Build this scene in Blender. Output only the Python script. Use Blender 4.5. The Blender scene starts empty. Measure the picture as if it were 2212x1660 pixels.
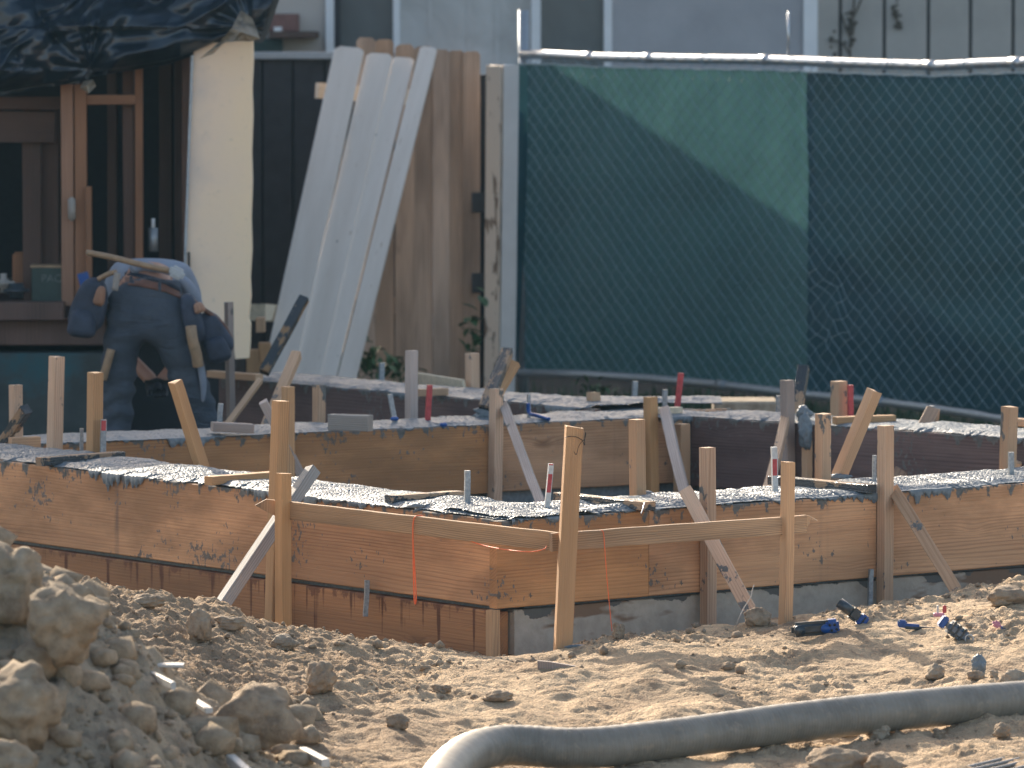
import bpy, bmesh, math, random
import numpy as np
from mathutils import Vector, Matrix, Quaternion
random.seed(7)
sc = bpy.context.scene
C = sc.collection
# ------------------------------------------------------------------ camera, sky, sun
F, CX, CY, HZ = 12670.0, 1106.0, 830.0, -43.0      # focal length in picture units of 2212 x 1660
TILT = math.atan((CY - HZ) / F)
CAMZ = 2.25
cam = bpy.data.cameras.new('camera'); co = bpy.data.objects.new('camera', cam); C.objects.link(co)
co.location = (0, 0, CAMZ); co.rotation_euler = (math.pi / 2 - TILT, 0, 0)
cam.sensor_width = 36; cam.lens = 36 * F / 2212; cam.clip_start = .5; cam.clip_end = 2000
cam.dof.use_dof = True; cam.dof.focus_distance = 18.9; cam.dof.aperture_fstop = 7.0
sc.camera = co
SUN_EL, SUN_AZ = math.radians(22), math.radians(-20)   # azimuth from +Y towards +X
w = bpy.data.worlds.new('World'); sc.world = w; w.use_nodes = True
nt = w.node_tree; bg = nt.nodes['Background']
sky = nt.nodes.new('ShaderNodeTexSky'); sky.sky_type = 'NISHITA'; sky.sun_disc = False
sky.sun_elevation = SUN_EL; sky.sun_rotation = SUN_AZ; sky.air_density = .8; sky.dust_density = 2.2
sky_tint = nt.nodes.new('ShaderNodeMixRGB'); sky_tint.blend_type = 'MULTIPLY'; sky_tint.inputs[0].default_value = 1; sky_tint.inputs[2].default_value = (1.10, 1.0, .87, 1)   # warm tint on the sky alone, added to warm the shaded areas
nt.links.new(sky.outputs[0], sky_tint.inputs[1]); nt.links.new(sky_tint.outputs[0], bg.inputs[0]); bg.inputs[1].default_value = .15
sl = bpy.data.lights.new('sun', 'SUN'); sl.energy = 4.1; sl.angle = math.radians(.5); sl.color = (1, .88, .71)
so = bpy.data.objects.new('sun', sl); C.objects.link(so)
sdir = Vector((math.sin(SUN_AZ) * math.cos(SUN_EL), math.cos(SUN_AZ) * math.cos(SUN_EL), math.sin(SUN_EL)))
so.rotation_euler = sdir.to_track_quat('Z', 'Y').to_euler()
sc.view_settings.view_transform = 'Standard'; sc.view_settings.look = 'None'
sc.view_settings.exposure = 1.22; sc.view_settings.gamma = 1
sc.render.engine = 'CYCLES'
# ------------------------------------------------------------------ projection helpers
CT, ST = math.cos(TILT), math.sin(TILT)
def ray(u, v):
    return Vector((u - CX, F * CT + (CY - v) * ST, -F * ST + (CY - v) * CT))
def Pd(u, v, y):
    r = ray(u, v); return Vector((0, 0, CAMZ)) + r * (y / r.y)
def Pz(u, v, z):
    r = ray(u, v); return Vector((0, 0, CAMZ)) + r * ((z - CAMZ) / r.z)
def lineY(A, B, u, v=1100):
    r = ray(u, v); m = r.x / r.y
    dx, dy = B.x - A.x, B.y - A.y
    s = (m * A.y - A.x) / (dx - m * dy)
    return A.y + s * dy
# ------------------------------------------------------------------ noise (numpy)
def _h(ix, iy, s):
    n = (ix.astype(np.int64) * 374761393 + iy.astype(np.int64) * 668265263 + s * 982451653) & 0xffffffff
    n = ((n ^ (n >> 13)) * 1274126177) & 0xffffffff
    n = (n ^ (n >> 16)) & 0xffffffff
    return n / 4294967295.0
def vn(x, y, s=0):
    x = np.asarray(x, float); y = np.asarray(y, float)
    ix = np.floor(x); iy = np.floor(y); fx = x - ix; fy = y - iy
    fx = fx * fx * (3 - 2 * fx); fy = fy * fy * (3 - 2 * fy)
    a = _h(ix, iy, s); b = _h(ix + 1, iy, s); c = _h(ix, iy + 1, s); d = _h(ix + 1, iy + 1, s)
    return (a * (1 - fx) + b * fx) * (1 - fy) + (c * (1 - fx) + d * fx) * fy
def fbm(x, y, o=4, s=0, g=.5):
    t = 0; a = 1; n = 0
    for k in range(o):
        t = t + a * (vn(x * 2 ** k + 17.3 * k, y * 2 ** k - 9.1 * k, s + k) - .5); n += a; a *= g
    return t / n * 2
def worley(x, y, s=0):
    x = np.asarray(x, float); y = np.asarray(y, float)
    ix = np.floor(x); iy = np.floor(y); best = np.full(x.shape, 9.)
    for i in (-1, 0, 1):
        for j in (-1, 0, 1):
            cx = ix + i; cy = iy + j
            px = cx + _h(cx, cy, s); py = cy + _h(cx, cy, s + 5)
            best = np.minimum(best, (x - px) ** 2 + (y - py) ** 2)
    return np.sqrt(best)
def n3(v, sc_, s=0):
    return (fbm(v[:, 0] * sc_ + s, v[:, 1] * sc_, 3, s) + fbm(v[:, 1] * sc_ + 7, v[:, 2] * sc_ + s, 3, s + 3) + fbm(v[:, 2] * sc_ - s, v[:, 0] * sc_, 3, s + 6)) / 1.7
def sstep(a, b, x):
    t = np.clip((x - a) / (b - a), 0, 1); return t * t * (3 - 2 * t)
# ------------------------------------------------------------------ object helpers
def tag(o, label=None, cat=None, group=None, kind=None):
    if label: o['label'] = label
    if cat: o['category'] = cat
    if group: o['group'] = group
    if kind: o['kind'] = kind
    return o
def empty(name, loc, label, cat, group=None):
    o = bpy.data.objects.new(name, None); C.objects.link(o); o.location = loc
    o.empty_display_size = .05
    return tag(o, label, cat, group)
def link(name, me, mat, parent=None, smooth=False, M=None):
    if mat: me.materials.append(mat)
    if smooth:
        me.polygons.foreach_set('use_smooth', np.ones(len(me.polygons), bool))
    o = bpy.data.objects.new(name, me); C.objects.link(o)
    if M is not None: o.matrix_world = M
    if parent:
        o.parent = parent
        o.matrix_parent_inverse = pinv(parent)
    return o
def pinv(p):
    m = p.matrix_basis.copy(); q = p
    while q.parent:
        m = q.parent.matrix_basis @ (q.matrix_parent_inverse @ m); q = q.parent
    return m.inverted()
def mesh_np(name, V, faces):
    me = bpy.data.meshes.new(name); V = np.asarray(V, np.float32)
    faces = np.asarray(faces, np.int32); n, k = faces.shape
    me.vertices.add(len(V)); me.vertices.foreach_set('co', V.ravel())
    me.loops.add(n * k); me.loops.foreach_set('vertex_index', faces.ravel())
    me.polygons.add(n); me.polygons.foreach_set('loop_start', np.arange(0, n * k, k, dtype=np.int32))
    me.update(calc_edges=True); me.validate(); return me
def grid_faces(nu, nv):
    i, j = np.meshgrid(np.arange(nu - 1), np.arange(nv - 1), indexing='ij')
    a = (i * nv + j).ravel()
    return np.stack([a, a + nv, a + nv + 1, a + 1], 1)
def poly(name, V, Fc, mat, parent=None, smooth=False, M=None):
    me = bpy.data.meshes.new(name); me.from_pydata([tuple(v) for v in V], [], Fc); me.update()
    return link(name, me, mat, parent, smooth, M)
def frame(p0, p1, up=Vector((0, 0, 1))):
    z = (p1 - p0).normalized(); y = (up - z * up.dot(z)).normalized(); x = y.cross(z)
    return Matrix(((x.x, y.x, z.x, p0.x), (x.y, y.y, z.y, p0.y), (x.z, y.z, z.z, p0.z), (0, 0, 0, 1)))
def beam(name, p0, p1, wx, hy, mat, parent=None, up=Vector((0, 0, 1)), ch=.0022, seg=7, jit=.0006, cut=0, taper=0, rag=0, extra=None):
    """squared timber from p0 to p1, chamfered, slightly uneven; local z runs along the grain"""
    p0, p1 = Vector(p0), Vector(p1); L = (p1 - p0).length; M = frame(p0, p1, up)
    a, b = wx / 2, hy / 2; c = min(ch, a * .4, b * .4)
    ring = [(a - c, -b), (a, -b + c), (a, b - c), (a - c, b), (-a + c, b), (-a, b - c), (-a, -b + c), (-a + c, -b)]
    V = []; rnd = random.Random(int(abs(p0.x * 991 + p0.y * 733 + L * 577) * 100))
    bow = rnd.uniform(-1, 1) * min(.004, L * .004)
    for i in range(seg + 1):
        t = i / seg; zz = L * t
        k = 1 - taper * t
        ox = bow * math.sin(math.pi * t) + rnd.uniform(-jit, jit); oy = rnd.uniform(-jit, jit)
        for x, y in ring:
            e = 0
            if i == seg: e = cut * (x / a) * .5 + rnd.uniform(-rag, rag)
            V.append((x * k + ox + rnd.uniform(-jit, jit) * .5, y * k + oy, zz + e))
    Fc = [tuple(reversed(range(8))), tuple(seg * 8 + q for q in range(8))]
    for i in range(seg):
        for q in range(8):
            r = (q + 1) % 8; Fc.append((i * 8 + q, i * 8 + r, i * 8 + 8 + r, i * 8 + 8 + q))
    return poly(name, V, Fc, mat, parent, False, M)
def box(name, lo, hi, mat, parent=None, bev=.003):
    bm = bmesh.new(); bmesh.ops.create_cube(bm, size=1)
    lo, hi = Vector(lo), Vector(hi); c = (lo + hi) / 2; s = hi - lo
    for v in bm.verts: v.co = Vector((v.co.x * s.x, v.co.y * s.y, v.co.z * s.z))
    if bev: bmesh.ops.bevel(bm, geom=bm.edges[:], offset=min(bev, min(s) * .3), segments=1, affect='EDGES')
    me = bpy.data.meshes.new(name); bm.to_mesh(me); bm.free()
    return link(name, me, mat, parent, False, Matrix.Translation(c))
def tube(name, pts, rad, mat, parent=None, n=12, cyc=False, caps=True, rfun=None):
    pts = [Vector(p) for p in pts]; V = []; Fc = []
    up = Vector((0, 0, 1)); N = len(pts)
    t0 = (pts[1] - pts[0]).normalized()
    if abs(t0.z) > .9: up = Vector((1, 0, 0))
    x = (up - t0 * up.dot(t0)).normalized()
    for i, p in enumerate(pts):
        t = (pts[min(i + 1, N - 1)] - pts[max(i - 1, 0)]).normalized()
        x = (x - t * x.dot(t)).normalized(); y = t.cross(x)
        for q in range(n):
            a = 2 * math.pi * q / n; r = rad if not rfun else rfun(i, a) * rad
            V.append(p + (x * math.cos(a) + y * math.sin(a)) * r)
    for i in range(N - 1):
        for q in range(n):
            r = (q + 1) % n; Fc.append((i * n + q, i * n + r, i * n + n + r, i * n + n + q))
    if caps:
        Fc.append(tuple(reversed(range(n)))); Fc.append(tuple((N - 1) * n + q for q in range(n)))
    return poly(name, V, Fc, mat, parent, n > 5)
def smoothpath(pts, n=8):
    P = [Vector(p) for p in pts]; out = []
    for i in range(len(P) - 1):
        a = P[max(i - 1, 0)]; b = P[i]; c = P[i + 1]; d = P[min(i + 2, len(P) - 1)]
        for k in range(n):
            t = k / n
            out.append(.5 * ((2 * b) + (c - a) * t + (2 * a - 5 * b + 4 * c - d) * t * t + (3 * b - a - 3 * c + d) * t ** 3))
    out.append(P[-1]); return out
# ------------------------------------------------------------------ material helpers
class N:
    def __init__(s, name):
        s.m = bpy.data.materials.new(name); s.m.use_nodes = True; s.t = s.m.node_tree
        s.b = s.t.nodes['Principled BSDF']; s.out = s.t.nodes['Material Output']
    def n(s, typ, **kw):
        d = s.t.nodes.new('ShaderNode' + typ)
        for k, v in kw.items(): setattr(d, k, v)
        return d
    def set(s, node, key, val):
        i = node.inputs[key] if not isinstance(key, int) else node.inputs[key]
        if hasattr(val, 'is_output') or isinstance(val, bpy.types.NodeSocket): s.t.links.new(val, i)
        elif isinstance(val, tuple) and len(val) == 3 and i.type == 'RGBA': i.default_value = (*val, 1)
        else: i.default_value = val
    def math(s, op, a, b=0., c=None, clamp=False):
        d = s.n('Math', operation=op, use_clamp=clamp); s.set(d, 0, a); s.set(d, 1, b)
        if c is not None: s.set(d, 2, c)
        return d.outputs[0]
    def vec(s, rnd=True, kind='Object'):
        tc = s.n('TexCoord').outputs[kind]
        if not rnd: return tc
        r = s.n('ObjectInfo').outputs['Random']
        a = s.n('VectorMath', operation='MULTIPLY_ADD'); cb = s.n('CombineXYZ')
        k = s.math('MULTIPLY', r, 31.); s.set(cb, 0, k); s.set(cb, 2, s.math('MULTIPLY', r, 57.)); s.set(cb, 1, 0.)
        a = s.n('VectorMath', operation='ADD'); s.set(a, 0, tc); s.set(a, 1, cb.outputs[0]); return a.outputs[0]
    def scale(s, v, xyz):
        a = s.n('VectorMath', operation='MULTIPLY'); s.set(a, 0, v); a.inputs[1].default_value = xyz; return a.outputs[0]
    def noise(s, v, sc_=1., det=4., rough=.55, dist=0.):
        d = s.n('TexNoise'); s.set(d, 'Vector', v); s.set(d, 'Scale', sc_); s.set(d, 'Detail', det); s.set(d, 'Roughness', rough); s.set(d, 'Distortion', dist)
        return d.outputs[0]
    def voro(s, v, sc_, out='Distance', feat='F1'):
        d = s.n('TexVoronoi', feature=feat); s.set(d, 'Vector', v); s.set(d, 'Scale', sc_); return d.outputs[out]
    def ramp(s, f, stops, interp='LINEAR'):
        d = s.n('ValToRGB'); d.color_ramp.interpolation = interp; s.set(d, 0, f); e = d.color_ramp.elements
        while len(e) < len(stops): e.new(.5)
        for q, (p, c) in zip(e, stops):
            q.position = p; q.color = (*c, 1) if isinstance(c, tuple) else (c, c, c, 1)
        return d.outputs[0]
    def mr(s, f, a, b, c=0., d=1.):
        m = s.n('MapRange'); s.set(m, 0, f); s.set(m, 1, a); s.set(m, 2, b); s.set(m, 3, c); s.set(m, 4, d); return m.outputs[0]
    def mix(s, f, a, b, mode='MIX'):
        d = s.n('MixRGB', blend_type=mode); s.set(d, 0, f); s.set(d, 1, a); s.set(d, 2, b); return d.outputs[0]
    def bump(s, h, st=.4, dist=.01, prev=None):
        d = s.n('Bump'); s.set(d, 'Height', h); s.set(d, 'Strength', st); s.set(d, 'Distance', dist)
        if prev is not None: s.set(d, 'Normal', prev)
        return d.outputs[0]
    def fin(s, col=None, rough=None, normal=None, **kw):
        if col is not None: s.set(s.b, 'Base Color', col)
        if rough is not None: s.set(s.b, 'Roughness', rough)
        if normal is not None: s.set(s.b, 'Normal', normal)
        for k, v in kw.items(): s.set(s.b, k, v)
        return s.m
def xyz(q, v):
    d = q.n('SeparateXYZ'); q.set(d, 0, v); return d.outputs
def plain(name, c, r=.6, nz=.15, sc_=30., bump=.15, **kw):
    q = N(name); v = q.vec(); f = q.noise(v, sc_)
    dark = tuple(x * (1 - nz) for x in c); lite = tuple(min(1, x * (1 + nz)) for x in c)
    col = q.ramp(f, [(.3, dark), (.7, lite)])
    return q.fin(col, r, q.bump(f, bump, .004), **kw)
def timber(name, base, dark, cem=0., lines=.011, knots=1., wet=0., rust=0., top=None, rough=.75, vert=1., spread=.22, fleck=0.):
    """sawn softwood: growth lines run along local z, cement smears, drips, rust"""
    q = N(name); raw = q.n('TexCoord').outputs['Object']; v = q.vec()
    lo = q.noise(q.scale(v, (7, 7, .7)), 1., 3.)
    kv = q.scale(v, (3., 5.0, 1.9)); kd = q.voro(kv, 1.)
    kn = q.mr(kd, .0, .32, 1., 0.); kn2 = q.math('POWER', kn, 3.)
    X = xyz(q, v); rawX = xyz(q, raw)
    h = q.math('ADD', X[1], q.math('MULTIPLY', X[0], .8))
    h = q.math('ADD', h, q.math('MULTIPLY', lo, .055))
    h = q.math('ADD', h, q.math('MULTIPLY', kn2, .035 * knots))
    w_ = q.math('SINE', q.math('MULTIPLY', h, 6.283 / lines))
    w_ = q.math('POWER', q.mr(w_, -1, 1), 2.5)
    lf = q.mr(q.noise(q.scale(v, (9, 14, .8)), 1., 2.), .38, .7)
    fine = q.noise(q.scale(v, (260, 260, 4)), 1., 3.)
    tone = q.noise(q.scale(v, (5, 5, 1.1)), 1., 3.)
    rnd = q.n('ObjectInfo').outputs['Random']
    lite = tuple(min(1, c * (1 + spread)) for c in base); dk = tuple(c * (1 - spread * 1.3) for c in base)
    col = q.ramp(tone, [(.32, dk), (.68, lite)])
    col = q.mix(q.math('MULTIPLY', w_, q.math('MULTIPLY', lf, .62)), col, dark)
    col = q.mix(q.mr(fine, .45, .75, 0., .3), col, dark)
    core = q.mr(kd, .03, .11, 1., 0.)
    km = q.mr(q.noise(q.scale(v, (1.3, 2, .9)), 1., 1.), .45, .55)
    col = q.mix(q.math('MULTIPLY', q.math('MULTIPLY', core, km), .6 * min(1, knots)), col, tuple(c * .45 for c in dark))
    sv = q.n('HueSaturation'); q.set(sv, 'Color', col); q.set(sv, 'Value', q.mr(rnd, 0, 1, .82, 1.15)); q.set(sv, 'Saturation', q.mr(rnd, 1, 0, .85, 1.1)); col = sv.outputs[0]
    rgh = rough; hh = q.math('ADD', q.math('MULTIPLY', w_, -.25), fine)
    if rust:
        st = q.noise(q.scale(raw, (1, 1.2, 26)), 1., 2., .5); st2 = q.noise(q.scale(raw, (2, 22, 9)), 1., 3.)
        g = q.mr(rawX[1], -.16, .15, .0, .13)
        m = q.mr(q.math('ADD', st, q.math('ADD', g, q.math('MULTIPLY', q.math('SUBTRACT', st2, .5), .12))), .66, .74, 0, rust)
        col = q.mix(m, col, (.13, .045, .018))
        m2 = q.mr(q.math('ADD', q.noise(q.scale(raw, (3, 9, 15)), 1., 5., .65), q.mr(rawX[1], .08, .145, -.1, .17)), .63, .68, 0, rust * .8)
        col = q.mix(m2, col, (.16, .06, .03))
    if cem or top:
        cn = q.noise(q.scale(v, (13, 13, 8)), 1., 5., .6)
        th = .78 - .32 * cem
        cm = q.mr(cn, th, th + .025) if cem else 0.
        if top:
            dr = q.noise(q.scale(raw, (3, 8, 15)), 1., 6., .68)
            zn = q.noise(q.scale(raw, (.1, .1, 2.3)), 1., 2., .5)
            gt = q.mr(rawX[1], .02, .145, -.30, .12)
            m3 = q.mr(q.math('ADD', dr, q.math('ADD', gt, q.math('MULTIPLY', q.math('SUBTRACT', zn, .5), .25))), .58, .61, 0, top)
            sp_ = q.noise(q.scale(raw, (3, 34, 60)), 1., 4., .6)
            sz = q.noise(q.scale(raw, (1, 5, 3.1)), 1., 2., .5)
            m4 = q.mr(q.math('ADD', sp_, q.math('MULTIPLY', sz, .9)), 1.115, 1.135, 0, .85)
            m3 = q.math('MAXIMUM', m3, m4)
            wet_ = q.noise(q.scale(raw, (1, 4, 1.7)), 1., 5., .6)
            wg = q.mr(rawX[1], -.14, .14, -.06, .10)
            col = q.mix(q.mr(q.math('ADD', wet_, wg), .47, .62, 0., .6), col, tuple(c * .42 for c in base))
            bw = q.noise(q.scale(v, (0., 0., 3.7)), 1., 3., .6)
            bt = q.noise(q.scale(raw, (2, 7, 30)), 1., 4., .6)
            wm_ = q.math('MULTIPLY', q.mr(bw, .63, .68), q.mr(bt, .3, .62, .1, .75))
            col = q.mix(wm_, col, (.10, .075, .07))
            rs2 = q.noise(q.scale(raw, (1, 1.0, 34)), 1., 2., .5)
            rsm = q.math('MULTIPLY', q.mr(rs2, .70, .76), q.mr(q.noise(q.scale(raw, (1, 6, 4)), 1., 2.), .45, .6, 0., .8))
            col = q.mix(rsm, col, (.27, .10, .03))
            cm = q.math('MAXIMUM', cm, m3) if cem else m3
        col = q.mix(cm, col, q.ramp(q.noise(v, 40.), [(.3, (.085, .085, .08)), (.7, (.17, .165, .155))]))
        hh = q.math('ADD', hh, q.math('MULTIPLY', cm, .8))
    if wet:
        wn = q.noise(q.scale(v, (18, 18, 9)), 1., 5., .6)
        wm = q.mr(wn, .62 - .3 * wet, .66 - .3 * wet)
        col = q.mix(wm, col, (.035, .04, .045)); rgh = q.mr(wm, 0, 1, rough, .22)
        hh = q.math('ADD', q.math('MULTIPLY', q.noise(v, 120.), 1.5), hh)
    return q.fin(col, rgh, q.bump(hh, .35 + .5 * wet, .004))
# ------------------------------------------------------------------ materials
FIR = (.54, .32, .165); FIRD = (.24, .115, .05)
M_form = timber('form_wood', (.62, .31, .135), (.25, .09, .035), lines=.0125, top=1., knots=1.3, fleck=1)
M_formlow = timber('form_wood_rusty', (.46, .235, .12), (.17, .075, .045), lines=.0115, rust=1., knots=.6)
M_formpale = timber('form_wood_plastered', (.34, .24, .16), (.15, .08, .05), cem=0, lines=.010)
M_formback = timber('form_wood_inside', (.52, .27, .12), (.20, .08, .035), lines=.012, top=1., knots=1.)
M_formdark = timber('form_wood_dark', (.16, .10, .09), (.06, .03, .025), lines=.014, top=1., knots=.8, cem=.3)  # darker brown tone shared by the rear right and farthest walls
M_st = timber('stake_wood', FIR, FIRD, lines=.009, knots=.5)
M_stc = timber('stake_wood_smeared', (.54, .345, .215), FIRD, lines=.009, cem=.55, knots=.5)
M_stg = timber('stake_wood_grey', (.42, .34, .30), (.17, .13, .11), lines=.007, cem=.35, knots=.4)
M_stw = timber('stake_wood_wet', (.40, .25, .14), FIRD, lines=.009, wet=.62, knots=.4)
M_sty = timber('stake_wood_yellow', (.58, .33, .155), (.28, .12, .05), lines=.006, knots=.5, cem=.1)
M_bat = timber('batter_wood', (.50, .32, .19), (.12, .075, .04), lines=.006, knots=.8, spread=.35)
M_stud = timber('stud_wood', (.30, .15, .085), (.13, .06, .03), lines=.01)
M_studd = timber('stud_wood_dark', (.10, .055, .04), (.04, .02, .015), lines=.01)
M_picket = timber('picket_brown', (.50, .355, .26), (.085, .045, .03), lines=.014, knots=1.4, spread=.3)
M_beamd = timber('rim_beam_wood', (.12, .065, .05), (.05, .03, .02), lines=.012)
M_brace = timber('brace_wood_grey', (.36, .33, .30), (.14, .12, .10), lines=.008, cem=.2)
M_endgrain = plain('end_grain', (.36, .19, .09), .8, .3, 60)

def m_plaster_patch():
    q = N('cement_skin'); raw = q.n('TexCoord').outputs['Object']
    X = xyz(q, raw); n = q.noise(q.scale(raw, (3, 7, 5)), 1., 5., .6)
    g = q.mr(X[1], .085, .143, -.14, .16)
    dark = q.mr(q.math('ADD', n, g), .64, .655)
    wood = q.mr(q.noise(q.scale(raw, (2, 5, 1.6)), 1., 4., .6), .52, .56)
    c = q.ramp(q.noise(raw, 22., 5.), [(.3, (.36, .31, .25)), (.7, (.47, .41, .34))])
    c = q.mix(wood, c, (.22, .14, .09)); c = q.mix(dark, c, (.12, .115, .105))
    h = q.math('ADD', q.math('MULTIPLY', q.math('ADD', dark, q.math('SUBTRACT', 1., wood)), .6), q.noise(raw, 60.))
    return q.fin(c, .85, q.bump(h, .5, .004))
M_skin_cem = m_plaster_patch()

def m_concrete():
    q = N('wet_concrete'); v = q.n('TexCoord').outputs['Object']
    n = q.noise(v, 60., 5.); c = q.ramp(n, [(.3, (.10, .125, .145)), (.7, (.19, .225, .25))])
    b = q.bump(q.noise(v, 300., 2., .5), .12, .002)
    return q.fin(c, q.mr(n, .3, .7, .42, .6), b, **{'Specular IOR Level': .5})
M_conc = m_concrete()

def m_dirt():
    q = N('dry_dirt'); v = q.n('TexCoord').outputs['Object']
    big = q.noise(v, 2.2, 5., .6); mid = q.noise(q.scale(v, (1, 1, 1)), 14., 6., .65); fine = q.noise(v, 120., 4., .7)
    c = q.ramp(big, [(.28, (.37, .255, .16)), (.5, (.51, .37, .235)), (.72, (.62, .46, .30))])
    c = q.mix(q.mr(mid, .53, .66, 0., .7), c, (.20, .14, .095))
    c = q.mix(q.mr(fine, .3, .8, .0, .3), c, (.23, .17, .12))
    c = q.mix(q.mr(q.noise(v, 3.7, 6., .7, .6), .56, .66, 0., .6), c, (.19, .125, .08))
    y = xyz(q, v)[1]
    xx = xyz(q, v)[0]
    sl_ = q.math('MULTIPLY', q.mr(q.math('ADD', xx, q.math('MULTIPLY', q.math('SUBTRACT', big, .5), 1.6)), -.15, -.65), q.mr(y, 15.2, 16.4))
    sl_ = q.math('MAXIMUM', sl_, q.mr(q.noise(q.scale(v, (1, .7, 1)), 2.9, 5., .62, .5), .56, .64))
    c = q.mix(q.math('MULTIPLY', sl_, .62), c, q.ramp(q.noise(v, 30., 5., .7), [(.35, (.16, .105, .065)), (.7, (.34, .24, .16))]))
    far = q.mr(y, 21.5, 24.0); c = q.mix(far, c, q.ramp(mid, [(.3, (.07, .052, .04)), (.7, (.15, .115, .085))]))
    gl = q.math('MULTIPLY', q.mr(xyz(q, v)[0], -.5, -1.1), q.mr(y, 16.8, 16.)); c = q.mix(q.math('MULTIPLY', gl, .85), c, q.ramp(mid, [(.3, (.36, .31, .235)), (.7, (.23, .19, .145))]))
    vo = q.voro(v, 150.)
    sp = q.noise(q.scale(v, (60, 30, 60)), 1., 4., .7)
    h = q.math('ADD', q.math('MULTIPLY', mid, 1.6), q.math('ADD', q.math('MULTIPLY', sp, .9), q.math('MULTIPLY', vo, -.35)))
    h = q.math('ADD', h, q.math('MULTIPLY', fine, .35))
    return q.fin(c, .95, q.bump(h, .9, .012), **{'Specular IOR Level': .2})
M_dirt = m_dirt()
def m_clod(name, a, b, c_):
    q = N(name); v = q.vec()
    n = q.noise(v, 22., 6., .65); n2 = q.noise(v, 140., 4., .7)
    c = q.ramp(n, [(.3, a), (.5, b), (.72, c_)])
    c = q.mix(q.mr(n2, .55, .75, 0, .4), c, a)
    return q.fin(c, .95, q.bump(q.math('ADD', n, q.math('MULTIPLY', n2, .5)), .8, .012), **{'Specular IOR Level': .2})
M_clod = m_clod('dirt_clod', (.19, .14, .10), (.33, .25, .175), (.42, .33, .235))
M_clodg = m_clod('grey_clod', (.21, .155, .105), (.32, .25, .175), (.43, .345, .25))
M_stone = m_clod('stone', (.24, .19, .14), (.36, .29, .215), (.46, .38, .29))

M_galv = plain('galvanised_steel', (.50, .53, .57), .34, .12, 60, .1, Metallic=.85)
M_galvd = plain('galvanised_dull', (.36, .40, .44), .5, .15, 60, .1, Metallic=.6)
M_wire = plain('chain_wire', (.26, .37, .43), .4, .1, 60, .0, Metallic=.35)
M_rod = plain('form_pin_steel', (.30, .32, .34), .5, .25, 90, .3, Metallic=.5)
M_lath = plain('pin_white', (.55, .54, .52), .6, .15, 80, .1)
M_redp = plain('red_spray_paint', (.45, .055, .06), .5, .2, 60, .1)
M_orange = plain('orange_twine', (.85, .16, .05), .6, .1, 90, .1)
M_black = plain('black_wire', (.02, .018, .016), .5)
M_bluep = plain('blue_plastic', (.010, .07, .27), .32, .25, 60, .1)
M_dkp = plain('dark_plastic', (.035, .045, .055), .3, .4, 40, .2)
M_white = plain('white_paint', (.60, .59, .58), .6, .06, 8, .1)
M_trim = plain('white_trim', (.74, .76, .78), .5, .04, 8, .1)
M_pvc = plain('white_offcut', (.50, .49, .47), .5, .06, 30, .1)
M_rebar = plain('rebar_steel', (.20, .19, .18), .45, .3, 120, .3, Metallic=.5)
M_dkfence = plain('dark_fence', (.032, .032, .036), .7, .2, 12, .2)
M_greenleaf = plain('leaf_green', (.045, .10, .035), .5, .4, 20, .1)
M_grass = plain('grass_blade', (.035, .075, .03), .6, .5, 5, .1)
M_soil = plain('dark_soil', (.06, .045, .035), .95, .4, 30, .5)
M_hinge = plain('black_hinge', (.03, .032, .04), .5)
M_bluewood = plain('pale_wood', (.66, .55, .40), .8, .15, 40, .2)
M_handle = plain('tool_handle', (.30, .20, .12), .55, .2, 30, .1)
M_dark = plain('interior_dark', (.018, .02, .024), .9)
M_brick = plain('reddish_wood_box', (.20, .10, .085), .7)
M_box = plain('green_box', (.012, .035, .032), .5)
M_boxl = plain('box_print', (.11, .13, .12), .6, .5, 60)

def m_rubber():
    q = N('hose_rubber'); uv = q.n('TexCoord').outputs['UV']; v = q.n('TexCoord').outputs['Object']
    X = xyz(q, uv)
    sc_ = q.noise(q.scale(uv, (90, 1.6, 1)), 1., 4., .6)
    n = q.noise(v, 9., 5., .6); d = q.noise(v, 30., 5., .6)
    c = q.ramp(n, [(.3, (.16, .14, .112)), (.7, (.25, .222, .18))])
    c = q.mix(q.mr(sc_, .45, .75, 0, .45), c, (.26, .25, .23))
    c = q.mix(q.mr(d, .56, .66, 0, .55), c, (.30, .25, .19))
    rib = q.math('SINE', q.math('MULTIPLY', X[0], 900.))
    return q.fin(c, .5, q.bump(q.math('ADD', q.math('MULTIPLY', rib, .12), q.math('ADD', sc_, d)), .35, .004))
M_hose = m_rubber()
def m_tarp():
    q = N('tarp_plastic'); v = q.n('TexCoord').outputs['Object']
    n = q.noise(q.scale(v, (1, 1, 1)), 5., 5., .6, 1.5)
    c = q.ramp(n, [(.3, (.006, .010, .015)), (.7, (.013, .028, .046))])
    return q.fin(c, .33, q.bump(q.noise(v, 3., 2., .5, 1.), .08, .04), **{'Specular IOR Level': .7})
M_tarp = m_tarp()
M_tarpu = plain('tarp_underside', (.20, .165, .12), .3, .6, 14, .5)
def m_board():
    q = N('worn_plaster_painted_glow'); v = q.n('TexCoord').outputs['Object']; X = xyz(q, v)
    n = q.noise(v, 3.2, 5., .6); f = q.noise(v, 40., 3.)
    g = q.math('ADD', q.mr(X[0], -.14, .14, 0., .55), q.math('MULTIPLY', n, .8))  # sideways ramp paints warm light on the right side into the colour
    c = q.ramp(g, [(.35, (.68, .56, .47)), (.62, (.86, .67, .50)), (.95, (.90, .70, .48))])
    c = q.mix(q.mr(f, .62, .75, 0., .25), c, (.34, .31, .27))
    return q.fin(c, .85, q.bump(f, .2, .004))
M_board = m_board()
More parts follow.
